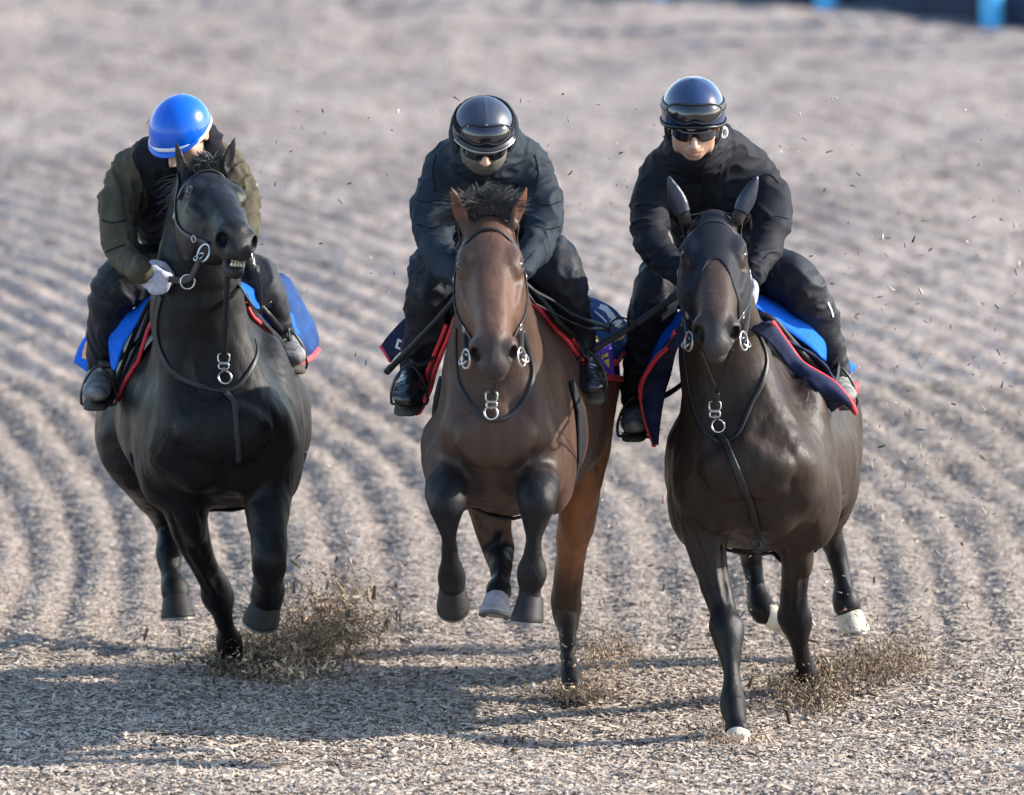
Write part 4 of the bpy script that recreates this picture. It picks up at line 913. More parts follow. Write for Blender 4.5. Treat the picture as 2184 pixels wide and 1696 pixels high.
# rider on the bay horse (middle)
r2 = make_rider(dict(seed=21, label='rider in a dark hooded jacket and matt navy helmet on the bay horse', head=P(1031, 274, .02), face=(.07, -.87, -.48), hs=1.03,
  pelvis=P(1062, 560, .62), chest=P(1045, 395, .30), neck=P(1036, 330, .16), jacket=M['navy_nylon'], collar=(.098, .09), collar_h=-.06, hood=1, gaiter=M['gaiter'], fold=.013,
  arms=[[J(955, 355, .24, 0.067), J(925, 420, .16, 0.069), J(925, 500, .04, 0.061), J(945, 555, -.1, 0.052), J(985, 590, -.22, 0.039)],
        [J(1121, 355, .24, 0.067), J(1155, 420, .16, 0.069), J(1155, 490, .04, 0.062), J(1138, 540, -.08, 0.050), J(1112, 572, -.2, 0.039)]],
  legs=[[J(1000, 585, .55, .11), J(945, 575, .30, .105), J(917, 615, .18, .078), J(912, 690, .26, .072), J(893, 750, .34, .058), J(886, 785, .36, .050)],
        [J(1110, 585, .55, .11), J(1160, 560, .30, .105), J(1193, 590, .18, .080), J(1212, 650, .26, .070), J(1232, 700, .34, .056), J(1238, 728, .36, .050)]],
  boots=[[J(889, 750, .36, .047), J(886, 785, .36, .048), J(880, 810, .34, .047), J(872, 835, .20, .051), J(866, 848, .14, .043)],
         [J(1238, 705, .36, .045), J(1240, 745, .37, .047), J(1244, 775, .35, .048), J(1254, 808, .22, .052), J(1262, 822, .15, .044)]], bootm=M['boot'],
  hands=[dict(w=P(990, 593, -.23), fd=(.3, -.8, -.3), dn=(.6, 0, -.8), sd=(-.5, 0, -.5)), dict(w=P(1108, 575, -.21), fd=(-.3, -.8, -.3), dn=(-.6, 0, -.8), sd=(.5, 0, -.5))]))
c, A = r2['hc'], r2['A']; rad = np.array([.1035, .100, .122])
hl = obj('helmet', *dome(c, A, rad, R(8), R(-16), R(-40), ridge=lambda az, el: .012*math.exp(-(math.sin(az)*math.cos(el)/.03)**2)), M['helmet_navy'], r2['root'])
(v1, f1), (v2, f2) = goggles(c, A, rad, R(52), R(12), R(44)); go = obj('goggles', v1, f1, M['goggle'], hl); obj('goggle_frame', v2, f2, M['goggle_frame'], hl)
obj('goggle_strap', *dome_band(c, A, rad, np.linspace(R(48), R(312), 40), lambda a: R(22)-R(18)*(1-math.cos(a-math.pi)*-1)*.2, .022, .003), M['black_fleece'], hl)
pk = [[on_dome(c, A, rad, a, R(8), .001) for a in az_line(R(62), 21)], [on_dome(c, A, rad, a, R(2)-R(3)*math.cos(a), .006+.008*math.cos(a)) for a in az_line(R(62), 21)]]
V, F, G = sheet(pk, 21, 4, .006); obj('peak', V, F, M['goggle_frame'], hl)
obj('peak_edge', *rod(np.array(G[-1]), .0032, 8, res=26), M['steel'], hl)
for az in (-R(42), 0, R(42)): obj('stud', *sphere(on_dome(c, A, rad, az, R(37 if az else 45), .008), .0042, 8, 6), M['white'], hl)
def sunglasses(g, w=.062, b0=-.006, b1=-.036):
    H, hs = g['H'], g['hs']; r, u, f = g['A']; root = g['root']; V = []; F = []; nu, nv = 25, 7; th = .006
    for lay in (0, 1):
        for j in range(nv):
            for i in range(nu):
                t = -1+2*i/(nu-1); s = j/(nv-1); nz = .55*math.exp(-(t/.17)**2)*s; lens = 1-.25*max(0, abs(t)-.75)/.25
                V.append(H(w*math.sin(t*1.15)/math.sin(1.15)*1.15, b0+(b1-b0)*s*(1-nz)*lens, .114-.052*t*t-lay*th-.004*s))
    n = nu*nv
    for j in range(nv-1):
        for i in range(nu-1):
            a, b, d, e = j*nu+i, j*nu+i+1, (j+1)*nu+i+1, (j+1)*nu+i; F += [(a, e, d, b), (n+b, n+d, n+e, n+a)]
    bd = list(range(nu))+[j*nu+nu-1 for j in range(1, nv)]+[(nv-1)*nu+i for i in range(nu-2, -1, -1)]+[j*nu for j in range(nv-2, 0, -1)]
    for k in range(len(bd)): a, b = bd[k], bd[(k+1) % len(bd)]; F.append((a, b, b+n, a+n))
    o = obj('sunglasses', np.array(V), F, M['goggle'], root)
    for sg in (-1, 1): obj('temple', *rod([H(sg*w*1.13, b0-.004, .062), H(sg*w*1.3, b0-.006, .01), H(sg*w*1.3, b0-.012, -.04)], .0035, 6, res=8), M['goggle_frame'], o)
sunglasses(r2, .062, -.020, -.054)

# rider on the dark bay horse (right)
r3 = make_rider(dict(seed=33, label='rider in black with a glossy navy helmet, sunglasses and white gloves on the hooded horse', head=P(1478, 247, .42), face=(.02, -.93, -.30), hs=1.06,
  pelvis=P(1560, 590, 1.22), chest=P(1522, 400, .82), neck=P(1497, 318, .62), jacket=M['black_nylon'], collar=(.092, .088), collar_h=-.085, fold=.010,
  arms=[[J(1410, 372, .72, 0.069), J(1388, 440, .64, 0.067), J(1388, 510, .54, 0.059), J(1420, 556, .42, 0.050), J(1455, 588, .32, 0.039)],
        [J(1605, 372, .74, 0.072), J(1640, 430, .66, 0.069), J(1642, 492, .56, 0.060), J(1628, 540, .46, 0.050), J(1608, 578, .37, 0.039)]],
  legs=[[J(1500, 600, 1.1, .11), J(1435, 590, .88, .10), J(1400, 630, .78, .080), J(1388, 700, .86, .076), J(1372, 780, .95, .066), J(1360, 850, 1.0, .056)],
        [J(1610, 600, 1.1, .11), J(1660, 590, .88, .095), J(1705, 612, .78, .078), J(1738, 665, .86, .068), J(1760, 725, .95, .060), J(1778, 785, 1.0, .052)]],
  boots=[[J(1362, 835, 1.0, .048), J(1360, 868, 1.0, .048), J(1358, 890, .98, .047), J(1352, 902, .86, .046), J(1350, 908, .80, .038)],
         [J(1776, 780, 1.0, .045), J(1780, 812, 1.0, .046), J(1785, 832, .98, .046), J(1796, 838, .88, .045), J(1802, 842, .82, .038)]], bootm=M['boot_dust'],
  hands=[dict(w=P(1460, 592, .31), fd=(.3, -.8, -.3), dn=(.6, 0, -.8), sd=(-.5, 0, -.5)), dict(w=P(1606, 585, .36), fd=(-.05, -.55, -.85), dn=(-.95, -.2, -.2), sd=(.2, .8, -.5), m=M['glove'])]))
c, A = r3['hc'], r3['A']; rad = np.array([.108, .118, .126]); c = c+A[1]*.014
hl = obj('helmet', *dome(c, A, rad, R(4), R(-14), R(-38), ridge=lambda az, el: .035*math.exp(-((el-math.pi/2)/.16)**2)+.010*math.sin(3*az+1.2)*math.cos(el)*max(0, math.sin(2*el))+.006*math.sin(7*az)*max(0, math.sin(el))*math.cos(el)), M['helmet_gloss'], r3['root'])
(v1, f1), (v2, f2) = goggles(c, A, rad, R(54), R(7), R(36), .006, .014); obj('goggles', v1, f1, M['goggle'], hl); obj('goggle_frame', v2, f2, M['goggle_frame'], hl)
obj('goggle_strap', *dome_band(c, A, rad, np.linspace(R(50), R(310), 40), lambda a: R(16)+R(8)*math.cos(a), .024, .004), M['goggle_frame'], hl)
obj('rim', *dome_band(c, A, rad, np.linspace(-math.pi, math.pi, 61), lambda a: (R(1) if math.cos(a) > 0 else R(-14))*math.cos(a)**2*1.0+R(-13)*math.sin(a)**2+(R(-22)*math.cos(a)**2 if math.cos(a) < 0 else 0), .010, .007, .0005), M['goggle_frame'], hl)
obj('headband', *dome_band(c, A, np.array([.096, .105, .108])*1.03, az_line(R(80), 25), lambda a: R(-4)-R(6)*math.sin(a)**2, .028, .006), M['black_fleece'], hl)
e = on_dome(c, A, np.array([.096, .105, .108])*1.03, -R(6), R(-4), .0075); n_ = nrm(e-c)
obj('oval_badge', *ring(e, .0135, .0016, n_, 24, 6, sx=.5, up=A[0]), M['steel'], hl)
V, F = join([rod([e-A[0]*.009+A[1]*b, e+A[0]*.009+A[1]*b], .0011, 5) for b in (-.0028, 0, .0028)]); obj('badge_print', V, F, M['steel'], hl)
for az in (0, R(36)): obj('stud', *sphere(on_dome(c, A, rad, az-R(8), R(30 if az == 0 else 24), .010), .0042, 8, 6), M['white'], hl)
H = r3['H']
obj('ear_clip', *ring(H(.096, -.052, .015), .017, .0062, nrm(A[0]*.35+A[2]*.9), 20, 8, sx=.6, up=A[1]), M['white'], hl)
obj('chin_strap', *strap(resample([H(.088, -.005, .03), H(.083, -.055, .035), H(.060, -.095, .03), H(.03, -.118, .045), H(0, -.124, .055)], 14), .014, .003, np.array([A[0]*.6+A[2]*.6]*14)), M['goggle_frame'], hl)
obj('chin_strap', *strap(resample([H(-.088, -.005, .03), H(-.083, -.055, .035), H(-.060, -.095, .03), H(-.03, -.118, .045), H(0, -.124, .055)], 14), .014, .003, np.array([-A[0]*.6+A[2]*.6]*14)), M['goggle_frame'], hl)
sunglasses(r3, .062, -.006, -.044)

# rider on the black horse (left)
r1 = make_rider(dict(seed=51, label='rider in an olive sleeved jacket and bright blue helmet on the black horse', head=P(384, 274, .98), face=(-.40, -.66, -.64), hs=1.0, roll=R(3),
  pelvis=P(425, 575, 1.66), chest=P(382, 405, 1.30), neck=P(378, 335, 1.12), jmats=[M['olive'], M['black_fleece']], collar=(.088, .085), collar_h=-.09, fold=.012,
  arms=[[J(285, 365, 1.24, 0.069), J(254, 430, 1.14, 0.067), J(250, 500, 1.02, 0.060), J(270, 552, .94, 0.050), J(296, 574, .78, 0.038)],
        [J(482, 362, 1.18, 0.069), J(512, 425, 1.08, 0.064), J(515, 490, .98, 0.054), J(490, 545, .90, 0.046), J(455, 580, .85, 0.037)]],
  legs=[[J(370, 600, 1.56, .11), J(295, 590, 1.34, .105), J(246, 615, 1.26, .082), J(232, 690, 1.34, .066), J(222, 745, 1.42, .056), J(216, 782, 1.45, .048)],
        [J(480, 600, 1.56, .11), J(535, 600, 1.38, .090), J(560, 630, 1.32, .072), J(580, 670, 1.38, .060), J(592, 700, 1.44, .050), J(598, 716, 1.46, .046)]],
  boots=[[J(220, 765, 1.44, .044), J(218, 795, 1.44, .046), J(214, 815, 1.42, .046), J(206, 832, 1.30, .048), J(202, 840, 1.23, .040)],
         [J(598, 706, 1.46, .044), J(603, 730, 1.46, .046), J(608, 745, 1.44, .047), J(620, 757, 1.33, .048), J(627, 763, 1.27, .040)]], bootm=M['boot_dust'],
  hands=[dict(w=P(300, 575, .77), fd=(.80, -.15, -.55), dn=(.25, .95, .05), sd=(-.5, 0, -.85), m=M['glove']), dict(w=P(476, 560, 1.10), fd=(-.3, -.6, -.3), dn=(-.5, 0, -.8), sd=(.5, 0, -.5), m=M['glove'])]))
c, A = r1['hc'], r1['A']; rad = np.array([.1025, .110, .122])
hl = obj('helmet', *dome(c, A, rad, R(3), R(-12), R(-26), ridge=lambda az, el: .008*math.exp(-(math.sin(az)*math.cos(el)/.03)**2)), M['helmet_blue'], r1['root'])
rimf = lambda a: (R(9)*max(math.cos(a), 0)**2+R(-7)*math.sin(a)**2+R(-21)*max(-math.cos(a), 0)**2)
obj('white_band', *dome_band(c, A, rad, np.linspace(-math.pi, math.pi, 61), rimf, .015, .002, .0006), M['white'], hl)
pk = [[on_dome(c, A, rad, a, R(3), -.001) for a in az_line(R(70), 21)], [on_dome(c, A, rad, a, R(-2), .004+.012*math.cos(a)) for a in az_line(R(70), 21)]]
V, F, G = sheet(pk, 21, 4, .005); obj('peak', V, F, M['helmet_blue'], hl)
w_ = P(300, 575, .77); q_ = w_+np.array([.032, -.026, -.014])
obj('glove_logo', *ring(q_, .015, .0018, (-.15, -1, .1), 22, 6, sx=.6, up=(.5, 0, .86)), M['goggle_frame'], r1['root'])

def seam(o, lines, wd=.004, th=.0015, m='black_fleece', name='seam'):
    """stitched lines and tabs laid on a garment along pixel paths"""
    bv = BVHTree.FromPolygons([tuple(np.array(v.co)+parent_loc(o)) for v in o.data.vertices], [tuple(p.vertices) for p in o.data.polygons])
    for px in lines:
        P2 = []; N2 = []; q = np.array([(*x, 0) for x in px], float); q = resample(q, 14)
        for x, y, _ in q:
            d = nrm(ray(x, y)); co, n, i, t = bv.ray_cast(Vector(CAMP), Vector(d))
            if co is not None: P2.append(np.array(co)+np.array(n)*.001); N2.append(np.array(n))
        if len(P2) > 3: obj(name, *strap(np.array(P2), wd, th, np.array(N2)), M[m], o)
def part(root, nm): return next(c for c in root.children if c.name.split('.')[0] == nm)
seam(part(r3['root'], 'jacket'), [[(1497, 375), (1500, 400), (1503, 440), (1506, 480)], [(1440, 380), (1445, 430), (1440, 470)]], .006)
seam(part(r3['root'], 'jacket'), [[(1352, 440), (1375, 436), (1402, 442)], [(1612, 380), (1640, 372), (1660, 392)], [(1625, 470), (1655, 462), (1680, 468)], [(1395, 545), (1410, 535), (1425, 522)], [(1628, 552), (1640, 540), (1655, 538)]], .004)
seam(part(r3['root'], 'trousers'), [[(1764, 645), (1771, 660), (1776, 676)]], .007, .0015, 'white', 'reflective_tab')
seam(part(r2['root'], 'jacket'), [[(884, 425), (905, 432), (935, 428)], [(888, 478), (915, 486), (945, 480)], [(1140, 432), (1170, 438), (1196, 430)], [(1140, 482), (1168, 490), (1196, 482)], [(930, 330), (922, 370), (930, 410)], [(1140, 330), (1148, 370), (1142, 410)], [(1118, 560), (1130, 548), (1140, 535)]], .0045)
seam(part(r1['root'], 'jacket'), [[(290, 330), (300, 360), (305, 400), (300, 440)], [(216, 470), (240, 476), (268, 470)], [(222, 540), (245, 530), (268, 522)], [(330, 370), (332, 410), (330, 450)]], .0045)
# ------------------------------------------------------------ tack
def pt(q, Y=None): return np.array(q, float) if len(q) == 3 and abs(q[0]) < 50 else P(q[0], q[1], q[2] if len(q) > 2 else Y)
def pts(L, Y=None): return [pt(q, Y) for q in L]
def push(g, V, d):
    near = g['near']; V = np.array(V)
    for i, p in enumerate(V):
        c, n = near(p, 0.0); k = (p-c)@n
        if k < d and np.linalg.norm(p-c) < .35: V[i] = c+n*d
    return V
def cloth(g, name, m, rows, nu=30, nv=9, thick=.007, d=.008, wob=.008, seed=1, quilt=None, parent=None, ws=9):
    C = [push(g, resample(pts(r), nu), d) for r in rows]
    V, F, G = sheet(C, nu, nv, thick, wob, ws, seed, quilt)
    sh = G.reshape(-1, 3); off = push(g, sh, d)-sh; V = V+np.vstack([off, off]); G = G+off.reshape(G.shape)
    o = obj(name, V, F, m, parent or g['root']); return o, G
def on(g, name, m, P_, width, thick=.004, n=26, out=.002, parent=None):
    p, nn = g['surf'](P_, n, out); return obj(name, *strap(p, width, thick, nn), m, parent or g['root'])
def bridle(g, nb=.40, rings=True, bit_u=.475, bit_v=-.085, leather='leather'):
    H, hs, u, v, w = g['H'], g['hs'], g['u'], g['v'], g['w']; L = M[leather]; root = g['root']
    br = on(g, 'bridle', L, [H(.10, -.11, -.115), H(.03, -.03, -.11), H(-.035, .03, -.07), H(-.05, .05, 0), H(-.035, .03, .07), H(.03, -.03, .11), H(.10, -.11, .115)], .024, .005, 40)
    obj('browband', *strap(*g['surf']([H(.10, -.02, -.12), H(.085, .05, -.085), H(.075, .09, 0), H(.085, .05, .085), H(.10, -.02, .12)], 30, .004), None) if False else strap(*(lambda s: (s[0], .022, .007, s[1]))(g['surf']([H(.10, -.02, -.12), H(.085, .05, -.085), H(.072, .09, 0), H(.085, .05, .085), H(.10, -.02, .12)], 30, .004))), L, br)
    for sg in (-1, 1):
        a = g['surf']([H(.08, -.06, sg*.12), H(.20, -.090, sg*.12), H(.32, -.090, sg*.11), H(bit_u-.03, bit_v+.01, sg*.09)], 20, .003); obj('cheek_strap', *strap(a[0], .017, .005, a[1]), L, br)
        for t in (3, 15): obj('buckle', *ring(a[0][t]+a[1][t]*.005, .011, .002, a[1][t], 14, 6, up=a[0][t+1]-a[0][t]), M['steel'], br)
        if rings:
            c = H(bit_u+.012, bit_v-.012, sg*.074); obj('bit_ring', *ring(c+w*sg*.012*hs, .031, .0040, nrm(w*sg+.35*v+.3*u), 30, 8), M['steel'], br)
            obj('bit_ring', *ring(c+w*sg*.020*hs-u*.02-v*.02, .019, .0032, nrm(w*sg*.7+.8*v), 26, 8), M['steel'], br)
    if nb:
        a = g['surf']([H(nb+.04, -.12, -.09), H(nb+.015, -.05, -.095), H(nb, .02, -.065), H(nb-.005, .06, 0), H(nb, .02, .065), H(nb+.015, -.05, .095), H(nb+.04, -.12, .09)], 34, .003); obj('noseband', *strap(a[0], .020, .005, a[1]), L, br)
    if g['seed'] != 1: a = g['surf']([H(.08, -.10, -.12), H(.17, -.22, -.10), H(.21, -.27, 0), H(.17, -.22, .10), H(.08, -.10, .12)], 24, .004); obj('throat_latch', *strap(a[0], .014, .004, a[1]), L, br)
    return br
def breast(g, left, right, ringpx, buckle=None, drop=None):
    root = g['root']; L = M['leather']
    o = on(g, 'breast_strap', L, left+[ringpx]+right[::-1], .016, .005, 60, .002)
    c, n = g['hit'](*ringpx, .012)
    return o, c, n
def square_ring(c, wdt, hgt, r, nn, up):
    z = nrm(nn); y = nrm(np.asarray(up)-(np.asarray(up)@z)*z); x = np.cross(y, z); q = []
    for a in np.linspace(0, 2*math.pi, 24, endpoint=False):
        ca, sa = math.cos(a), math.sin(a); k = (abs(ca)**5+abs(sa)**5)**(-1/5); q.append(c+x*ca*k*wdt+y*sa*k*hgt)
    q = np.array(q); t = np.roll(q, -1, 0)-np.roll(q, 1, 0); V = []; F = []; m = 6
    for i in range(24):
        T = nrm(t[i]); b = np.cross(T, z)
        for k in range(m): V.append(q[i]+r*(math.cos(2*math.pi*k/m)*b+math.sin(2*math.pi*k/m)*z))
        for k in range(m): j = (i+1) % 24; e = (k+1) % m; F.append((i*m+k, j*m+k, j*m+e, i*m+e))
    return np.array(V), F
UP = np.array([0, 0, 1.0]); FR = np.array([0, -1, .1])
def buckles(g, chain, parent):
    """hanging chain: strap, square buckle, snap and ring, given as world points"""
    top, bk, sn, rg = [np.asarray(q) for q in chain]; root = g['root']
    a = obj('martingale_strap', *strap(resample([top, (top+bk)/2+[0, -.004, -.002], bk], 10), .020, .006, FR), M['leather_dull'], root)
    obj('buckle', *square_ring(bk, .019, .015, .0032, FR, UP), M['steel'], a)
    obj('buckle', *square_ring(bk-UP*.028, .017, .009, .003, FR, UP), M['steel'], a)
    obj('snap_hook', *rod([bk-UP*.036, (bk+sn)/2-UP*.02, sn, rg+UP*.02], .006, 8, res=10, scale=[1.3, 1.1, .9, .7, .7, .7, .8, .9, .8, .7]), M['steel'], a)
    obj('ring', *ring(rg, .022, .0036, FR+np.array([.2, 0, .3]), 26, 8), M['steel'], a)
    return a
def girth(g, s=.42, f0=1.3):
    p = [g['trunk_pt'](s*g['S'], f, .006) for f in np.linspace(f0, 2*math.pi-f0, 40)]; q = [g['near'](x, .004) for x in p]
    obj('girth', *strap(np.array([x[0] for x in q]), .065, .010, np.array([x[1] for x in q])), M['black_pad'], g['root'])
def saddle(g, feet):
    tp, S = g['trunk_pt'], g['S']; rows = []
    for s, a in ((.50, .5), (.60, .62), (.72, .66), (.86, .6), (.98, .45)): rows.append([tp(s*S, f, .035+.03*(abs(s-.72)/.25)**2*math.exp(-(f/.4)**2)) for f in np.linspace(-a*1.5, a*1.5, 13)])
    V, F, G = sheet([np.array(r) for r in rows], 25, 13, .022, 0); sd = obj('saddle', V, F, M['leather'], g['root'])
    for (c, tgt) in feet:
        a = tp(.62*S, .95*np.sign(c), .04); obj('stirrup_leather', *strap(resample([a, (a+tgt)/2+[.012*np.sign(c), -.01, 0], tgt+UP*.085], 12), .022, .005, [np.sign(c), -.4, .2]), M['leather'], sd)
        st = [tgt+np.array([x*.058, 0, z*.9]) for x, z in ((-1, -.062), (-1.02, -.02), (-.7, .04), (0, .085), (.7, .04), (1.02, -.02), (1, -.062), (0, -.066), (-1, -.062))]
        obj('stirrup', *rod(st, .005, 8, hint=(0, 1, 0), res=30), M['goggle_frame'], sd)
def letters(g, parent, name, m, polys, Yf, d=.004):
    """flat print: pixel polygons laid on a hanging panel whose depth is Yf(x, y)"""
    V = []; F = []
    for poly in polys:
        b = len(V)
        for x, y in poly: V.append(P(x, y, Yf(x, y)-d))
        F.append(tuple(range(b, b+len(poly))))
    return obj(name, np.array(V), F, m, parent, smooth=False)

# ---- bay horse, middle
g = h2; H = g['H']; bridle(g, nb=0); girth(g)
breast(g, [(973, 700), (972, 760), (976, 812), (995, 850), (1014, 878)], [(1112, 705), (1124, 742), (1137, 785), (1131, 825), (1112, 862), (1082, 890)], (1048, 897))
c = g['hit'](1048, 884, .014)[0]; buckles(g, [H(.55, -.13, 0), P(1048, 846, c[1]-.05), P(1048, 866, c[1]-.02), c], None)
saddle(g, [(-1, P(872, 826, .22)), (1, P(1254, 800, .24))])
Er = [(1062, 640, .06), (1115, 660, .10), (1146, 684, .14), (1176, 731, .20), (1193, 766, .24), (1206, 805, .30), (1228, 845, .36)]
El = [(1010, 640, .06), (977, 668, .10), (954, 724, .18), (928, 790, .28), (918, 825, .33), (905, 857, .37), (893, 880, .42)]
for E, sg, sd in ((Er, 1, 3), (El, -1, 4)):
    e = pts(E); r1_ = [q+np.array([sg*.012, .16, -.005]) for q in e]; r2_ = [q+np.array([sg*.03, .42, -.01]) for q in e]
    o, G = cloth(g, 'saddle_cloth', M['navy_quilt'], [e, r1_, r2_], 34, 9, .012, .008, .004, sd, (9, 5))
    obj('red_piping', *rod(G[0], .0085, 8, hint=(sg, -.3, .3)), M['red_trim'], o)
    q = G[0]+np.array([sg*.022, .012, 0]); obj('red_piping', *rod(q[8:], .0075, 8, hint=(sg, -.3, .3)), M['red_trim'], o)
    hem = np.array([G[0][-1], G[3][-1], G[8][-1]])+np.array([sg*.008, 0, 0]); obj('red_hem', *rod(resample(hem, 14), .011, 8, hint=(sg, 0, 0)), M['red_trim'], o)
o, G = cloth(g, 'under_towel', M['purple'], [[(1150, 622, .22), (1180, 650, .24), (1196, 705, .28), (1206, 735, .31), (1214, 790, .36), (1216, 830, .40)], [(1140, 622, .36), (1195, 655, .40), (1212, 705, .44), (1222, 735, .47), (1226, 790, .52), (1228, 830, .55)]], 26, 5, .008, .03, .003, 5)
blk, G = cloth(g, 'number_blanket', M['print_blanket'], [[(1165, 600, .80), (1215, 622, .86), (1262, 638, .92), (1300, 655, 1.0), (1322, 676, 1.08)], [(1215, 640, .72), (1250, 650, .78), (1285, 672, .86), (1315, 690, .98), (1342, 700, 1.1)], [(1225, 700, .64), (1262, 712, .70), (1292, 718, .80), (1320, 716, .92), (1344, 714, 1.06)], [(1232, 790, .58), (1262, 785, .62), (1300, 776, .70), (1322, 756, .84), (1343, 737, 1.0)]], 26, 12, .008, .02, .004, 6, None, None)
obj('red_border', *strap(G[-1]+np.array([0, -.006, -.005]), .022, .006, FR), M['red_trim'], blk)
Yp = lambda x, y: .500+(x-1236)*.0012
V, F, G = sheet([[P(x, 724+(x-1236)*.1, Yp(x, 0)) for x in (1236, 1262, 1286, 1302)], [P(x, 765, Yp(x, 0)-.006) for x in (1238, 1264, 1288, 1305)], [P(x, 806-(x-1240)*.05, Yp(x, 0)) for x in (1240, 1266, 1290, 1310)]], 12, 9, .006, .002, 12, 3)
pp = obj('name_panel', V, F, M['purple'], g['root'])
Z = lambda L: [(1176.6+x*.1406, 588.3+y*.1406) for x, y in L]
letters(g, pp, 'yellow_lettering', M['yellow'], [Z(q) for q in (
    [(585, 1275), (612, 1300), (618, 1392), (600, 1385)], [(652, 1330), (664, 1350), (655, 1405), (636, 1415)],                    # end of the letter before
    [(765, 1185), (780, 1195), (772, 1275), (735, 1395), (715, 1390), (720, 1345), (750, 1270)], [(752, 1330), (775, 1290), (772, 1420), (752, 1425)],   # i
    [(793, 1188), (853, 1162), (853, 1218), (793, 1240)], [(790, 1290), (866, 1255), (866, 1312), (790, 1345)], [(832, 1312), (868, 1300), (862, 1400), (838, 1480), (812, 1490), (808, 1440), (830, 1390)])], Yp, .017)
Yb = lambda x, y: min(.60+(x-1255)*.0042, .92)
def on_blanket(polys, name, m, k):
    bv = BVHTree.FromPolygons([tuple(np.array(v.co)+parent_loc(blk)) for v in blk.data.vertices], [tuple(p.vertices) for p in blk.data.polygons]); V = []; F = []
    for poly in polys:
        # subdivide the outline so that it follows the cloth
        q = [];
        for i in range(len(poly)):
            a, b = np.array(poly[i]), np.array(poly[(i+1) % len(poly)]); q += [a+(b-a)*t for t in (0, .34, .67)]
        cen = np.mean(q, axis=0); b0 = len(V)
        for xy in [cen]+q:
            co = None; 
            for sh in (0, .06, .12, .2, .3, .45, .6):
                xx = xy+(cen-xy)*sh; d = nrm(ray(*xx)); co, n, i, t = bv.ray_cast(Vector(CAMP), Vector(d))
                if co is not None: break
            V.append(np.array(co)-d*k if co is not None else P(xy[0], xy[1], .9))
        m_ = len(q); F += [(b0, b0+1+i, b0+1+(i+1) % m_) for i in range(m_)]
    return obj(name, np.array(V), F, m, blk, smooth=False)
on_blanket([Z([(690, 480), (728, 470), (732, 425), (830, 455), (945, 580), (985, 660), (930, 740), (885, 700), (850, 610), (795, 520)]), Z([(640, 525), (660, 535), (760, 610), (835, 690), (832, 725), (750, 640), (645, 545)]), Z([(960, 690), (1030, 660), (1075, 690), (1010, 770), (950, 780)])], 'white_print', M['white'], .006)
on_blanket([Z([(545, 835), (600, 912), (672, 905), (722, 968), (600, 1042), (545, 985)]), Z([(940, 942), (1095, 866), (1115, 880), (1105, 912), (960, 975), (945, 972)]), Z([(945, 985), (1100, 915), (1085, 945), (950, 1005)]), Z([(1000, 780), (1075, 745), (1070, 765), (990, 795)])], 'yellow_print', M['yellow'], .007)
# left flap of the same blanket, with its small label
lf, G = cloth(g, 'blanket_corner', M['navy_quilt'], [[(885, 668, .62), (860, 684, .64), (829, 716, .68), (812, 738, .70)], [(890, 720, .58), (870, 735, .6), (845, 757, .64), (834, 771, .67)]], 14, 6, .008, .02, .003, 7)
obj('red_binding', *rod(np.array([*G[:, -1]]), .0075, 8), M['red_trim'], lf)
letters(g, lf, 'label', M['white'], [[(848, 722), (869, 733), (863, 751), (842, 742)]], lambda x, y: .565, .02); letters(g, lf, 'label_print', M['navy_quilt'], [[(851, 729), (862, 735), (859, 744), (848, 739)]], lambda x, y: .565, .0215)
# reins, with the loose loop thrown out to the side
for a, b in (((H(.49, -.10, -.085)), P(985, 597, -.24)), ((H(.49, -.10, .085)), P(1110, 580, -.22))):
    obj('rein', *strap(resample([a, (a+b)/2+[0, .02, -.02], b], 14), .018, .005, (0, -.6, .8)), M['leather_dull'], g['root'])
obj('rein', *strap(pts([(1112, 596, -.2), (1140, 622, -.12), (1176, 641, .0), (1213, 668, .12), (1256, 686, .24), (1298, 700, .34)]), .024, .005, (-.2, -.8, .6)), M['leather_dull'], g['root'])
obj('rein', *strap(pts([(1110, 606, -.2), (1138, 648, -.12), (1176, 668, .0), (1213, 687, .12), (1256, 703, .24), (1298, 704, .34)]), .024, .005, (-.2, -.7, .7)), M['leather_dull'], g['root'])

# ---- dark bay horse, right
g = h3; H = g['H']
hoodm = g['inh'] & (g['a'] < .275+2.0*np.maximum(np.abs(g['c2'])-.012, 0)) & (g['a'] < .42) & (g['b'] > -.13-.25*np.maximum(0, .12-g['a'])) & (g['a'] > -.035)
for sg in (-1, 1): hoodm &= ~((((g['a']-.205)/.050)**2+((g['b']-.016)/.036)**2 < 1) & (g['c2']*sg > .05))
earm = np.zeros(len(g['V']), bool)
for tip, base, face in g['head']['ears']: earm |= seg_dist(g['V'], [np.array(base)+(np.array(tip)-np.array(base))*-.12, tip])[0] < .05
hd_ = shell(g, 'hood', M['nylon_mask'], hoodm & ~earm, .004)
hd_['label'] = 'black stretch hood over the face with eye openings'
for tip, base, face in g['head']['ears']:
    b_, t_ = np.array(base), np.array(tip); m_ = (seg_dist(g['V'], [b_+(t_-b_)*.18, t_])[0] < .05) & ((g['V']-b_)@nrm(t_-b_) > .004); shell(g, 'ear_cover', M['ear_vinyl'], m_, .003, hd_)
bridle(g, nb=0); girth(g, .42, 2.05)
breast(g, [(1458, 735), (1464, 800), (1474, 856), (1492, 905), (1514, 932)], [(1612, 695), (1634, 755), (1625, 818), (1602, 860), (1574, 926)], (1545, 944))
c = g['hit'](1531, 912, .016)[0]; a = buckles(g, [P(1528, 838, c[1]-.16), P(1524, 866, c[1]-.10), P(1527, 888, c[1]-.05), c], None)
for x, sg in ((1503, -1), (1552, 1)): obj('fork_strap', *strap(resample([H(.50, -.12, sg*.05), P((x+1528)/2, 806, c[1]-.22), P(1528, 838, c[1]-.16)], 10), .009, .004, FR), M['leather'], a)
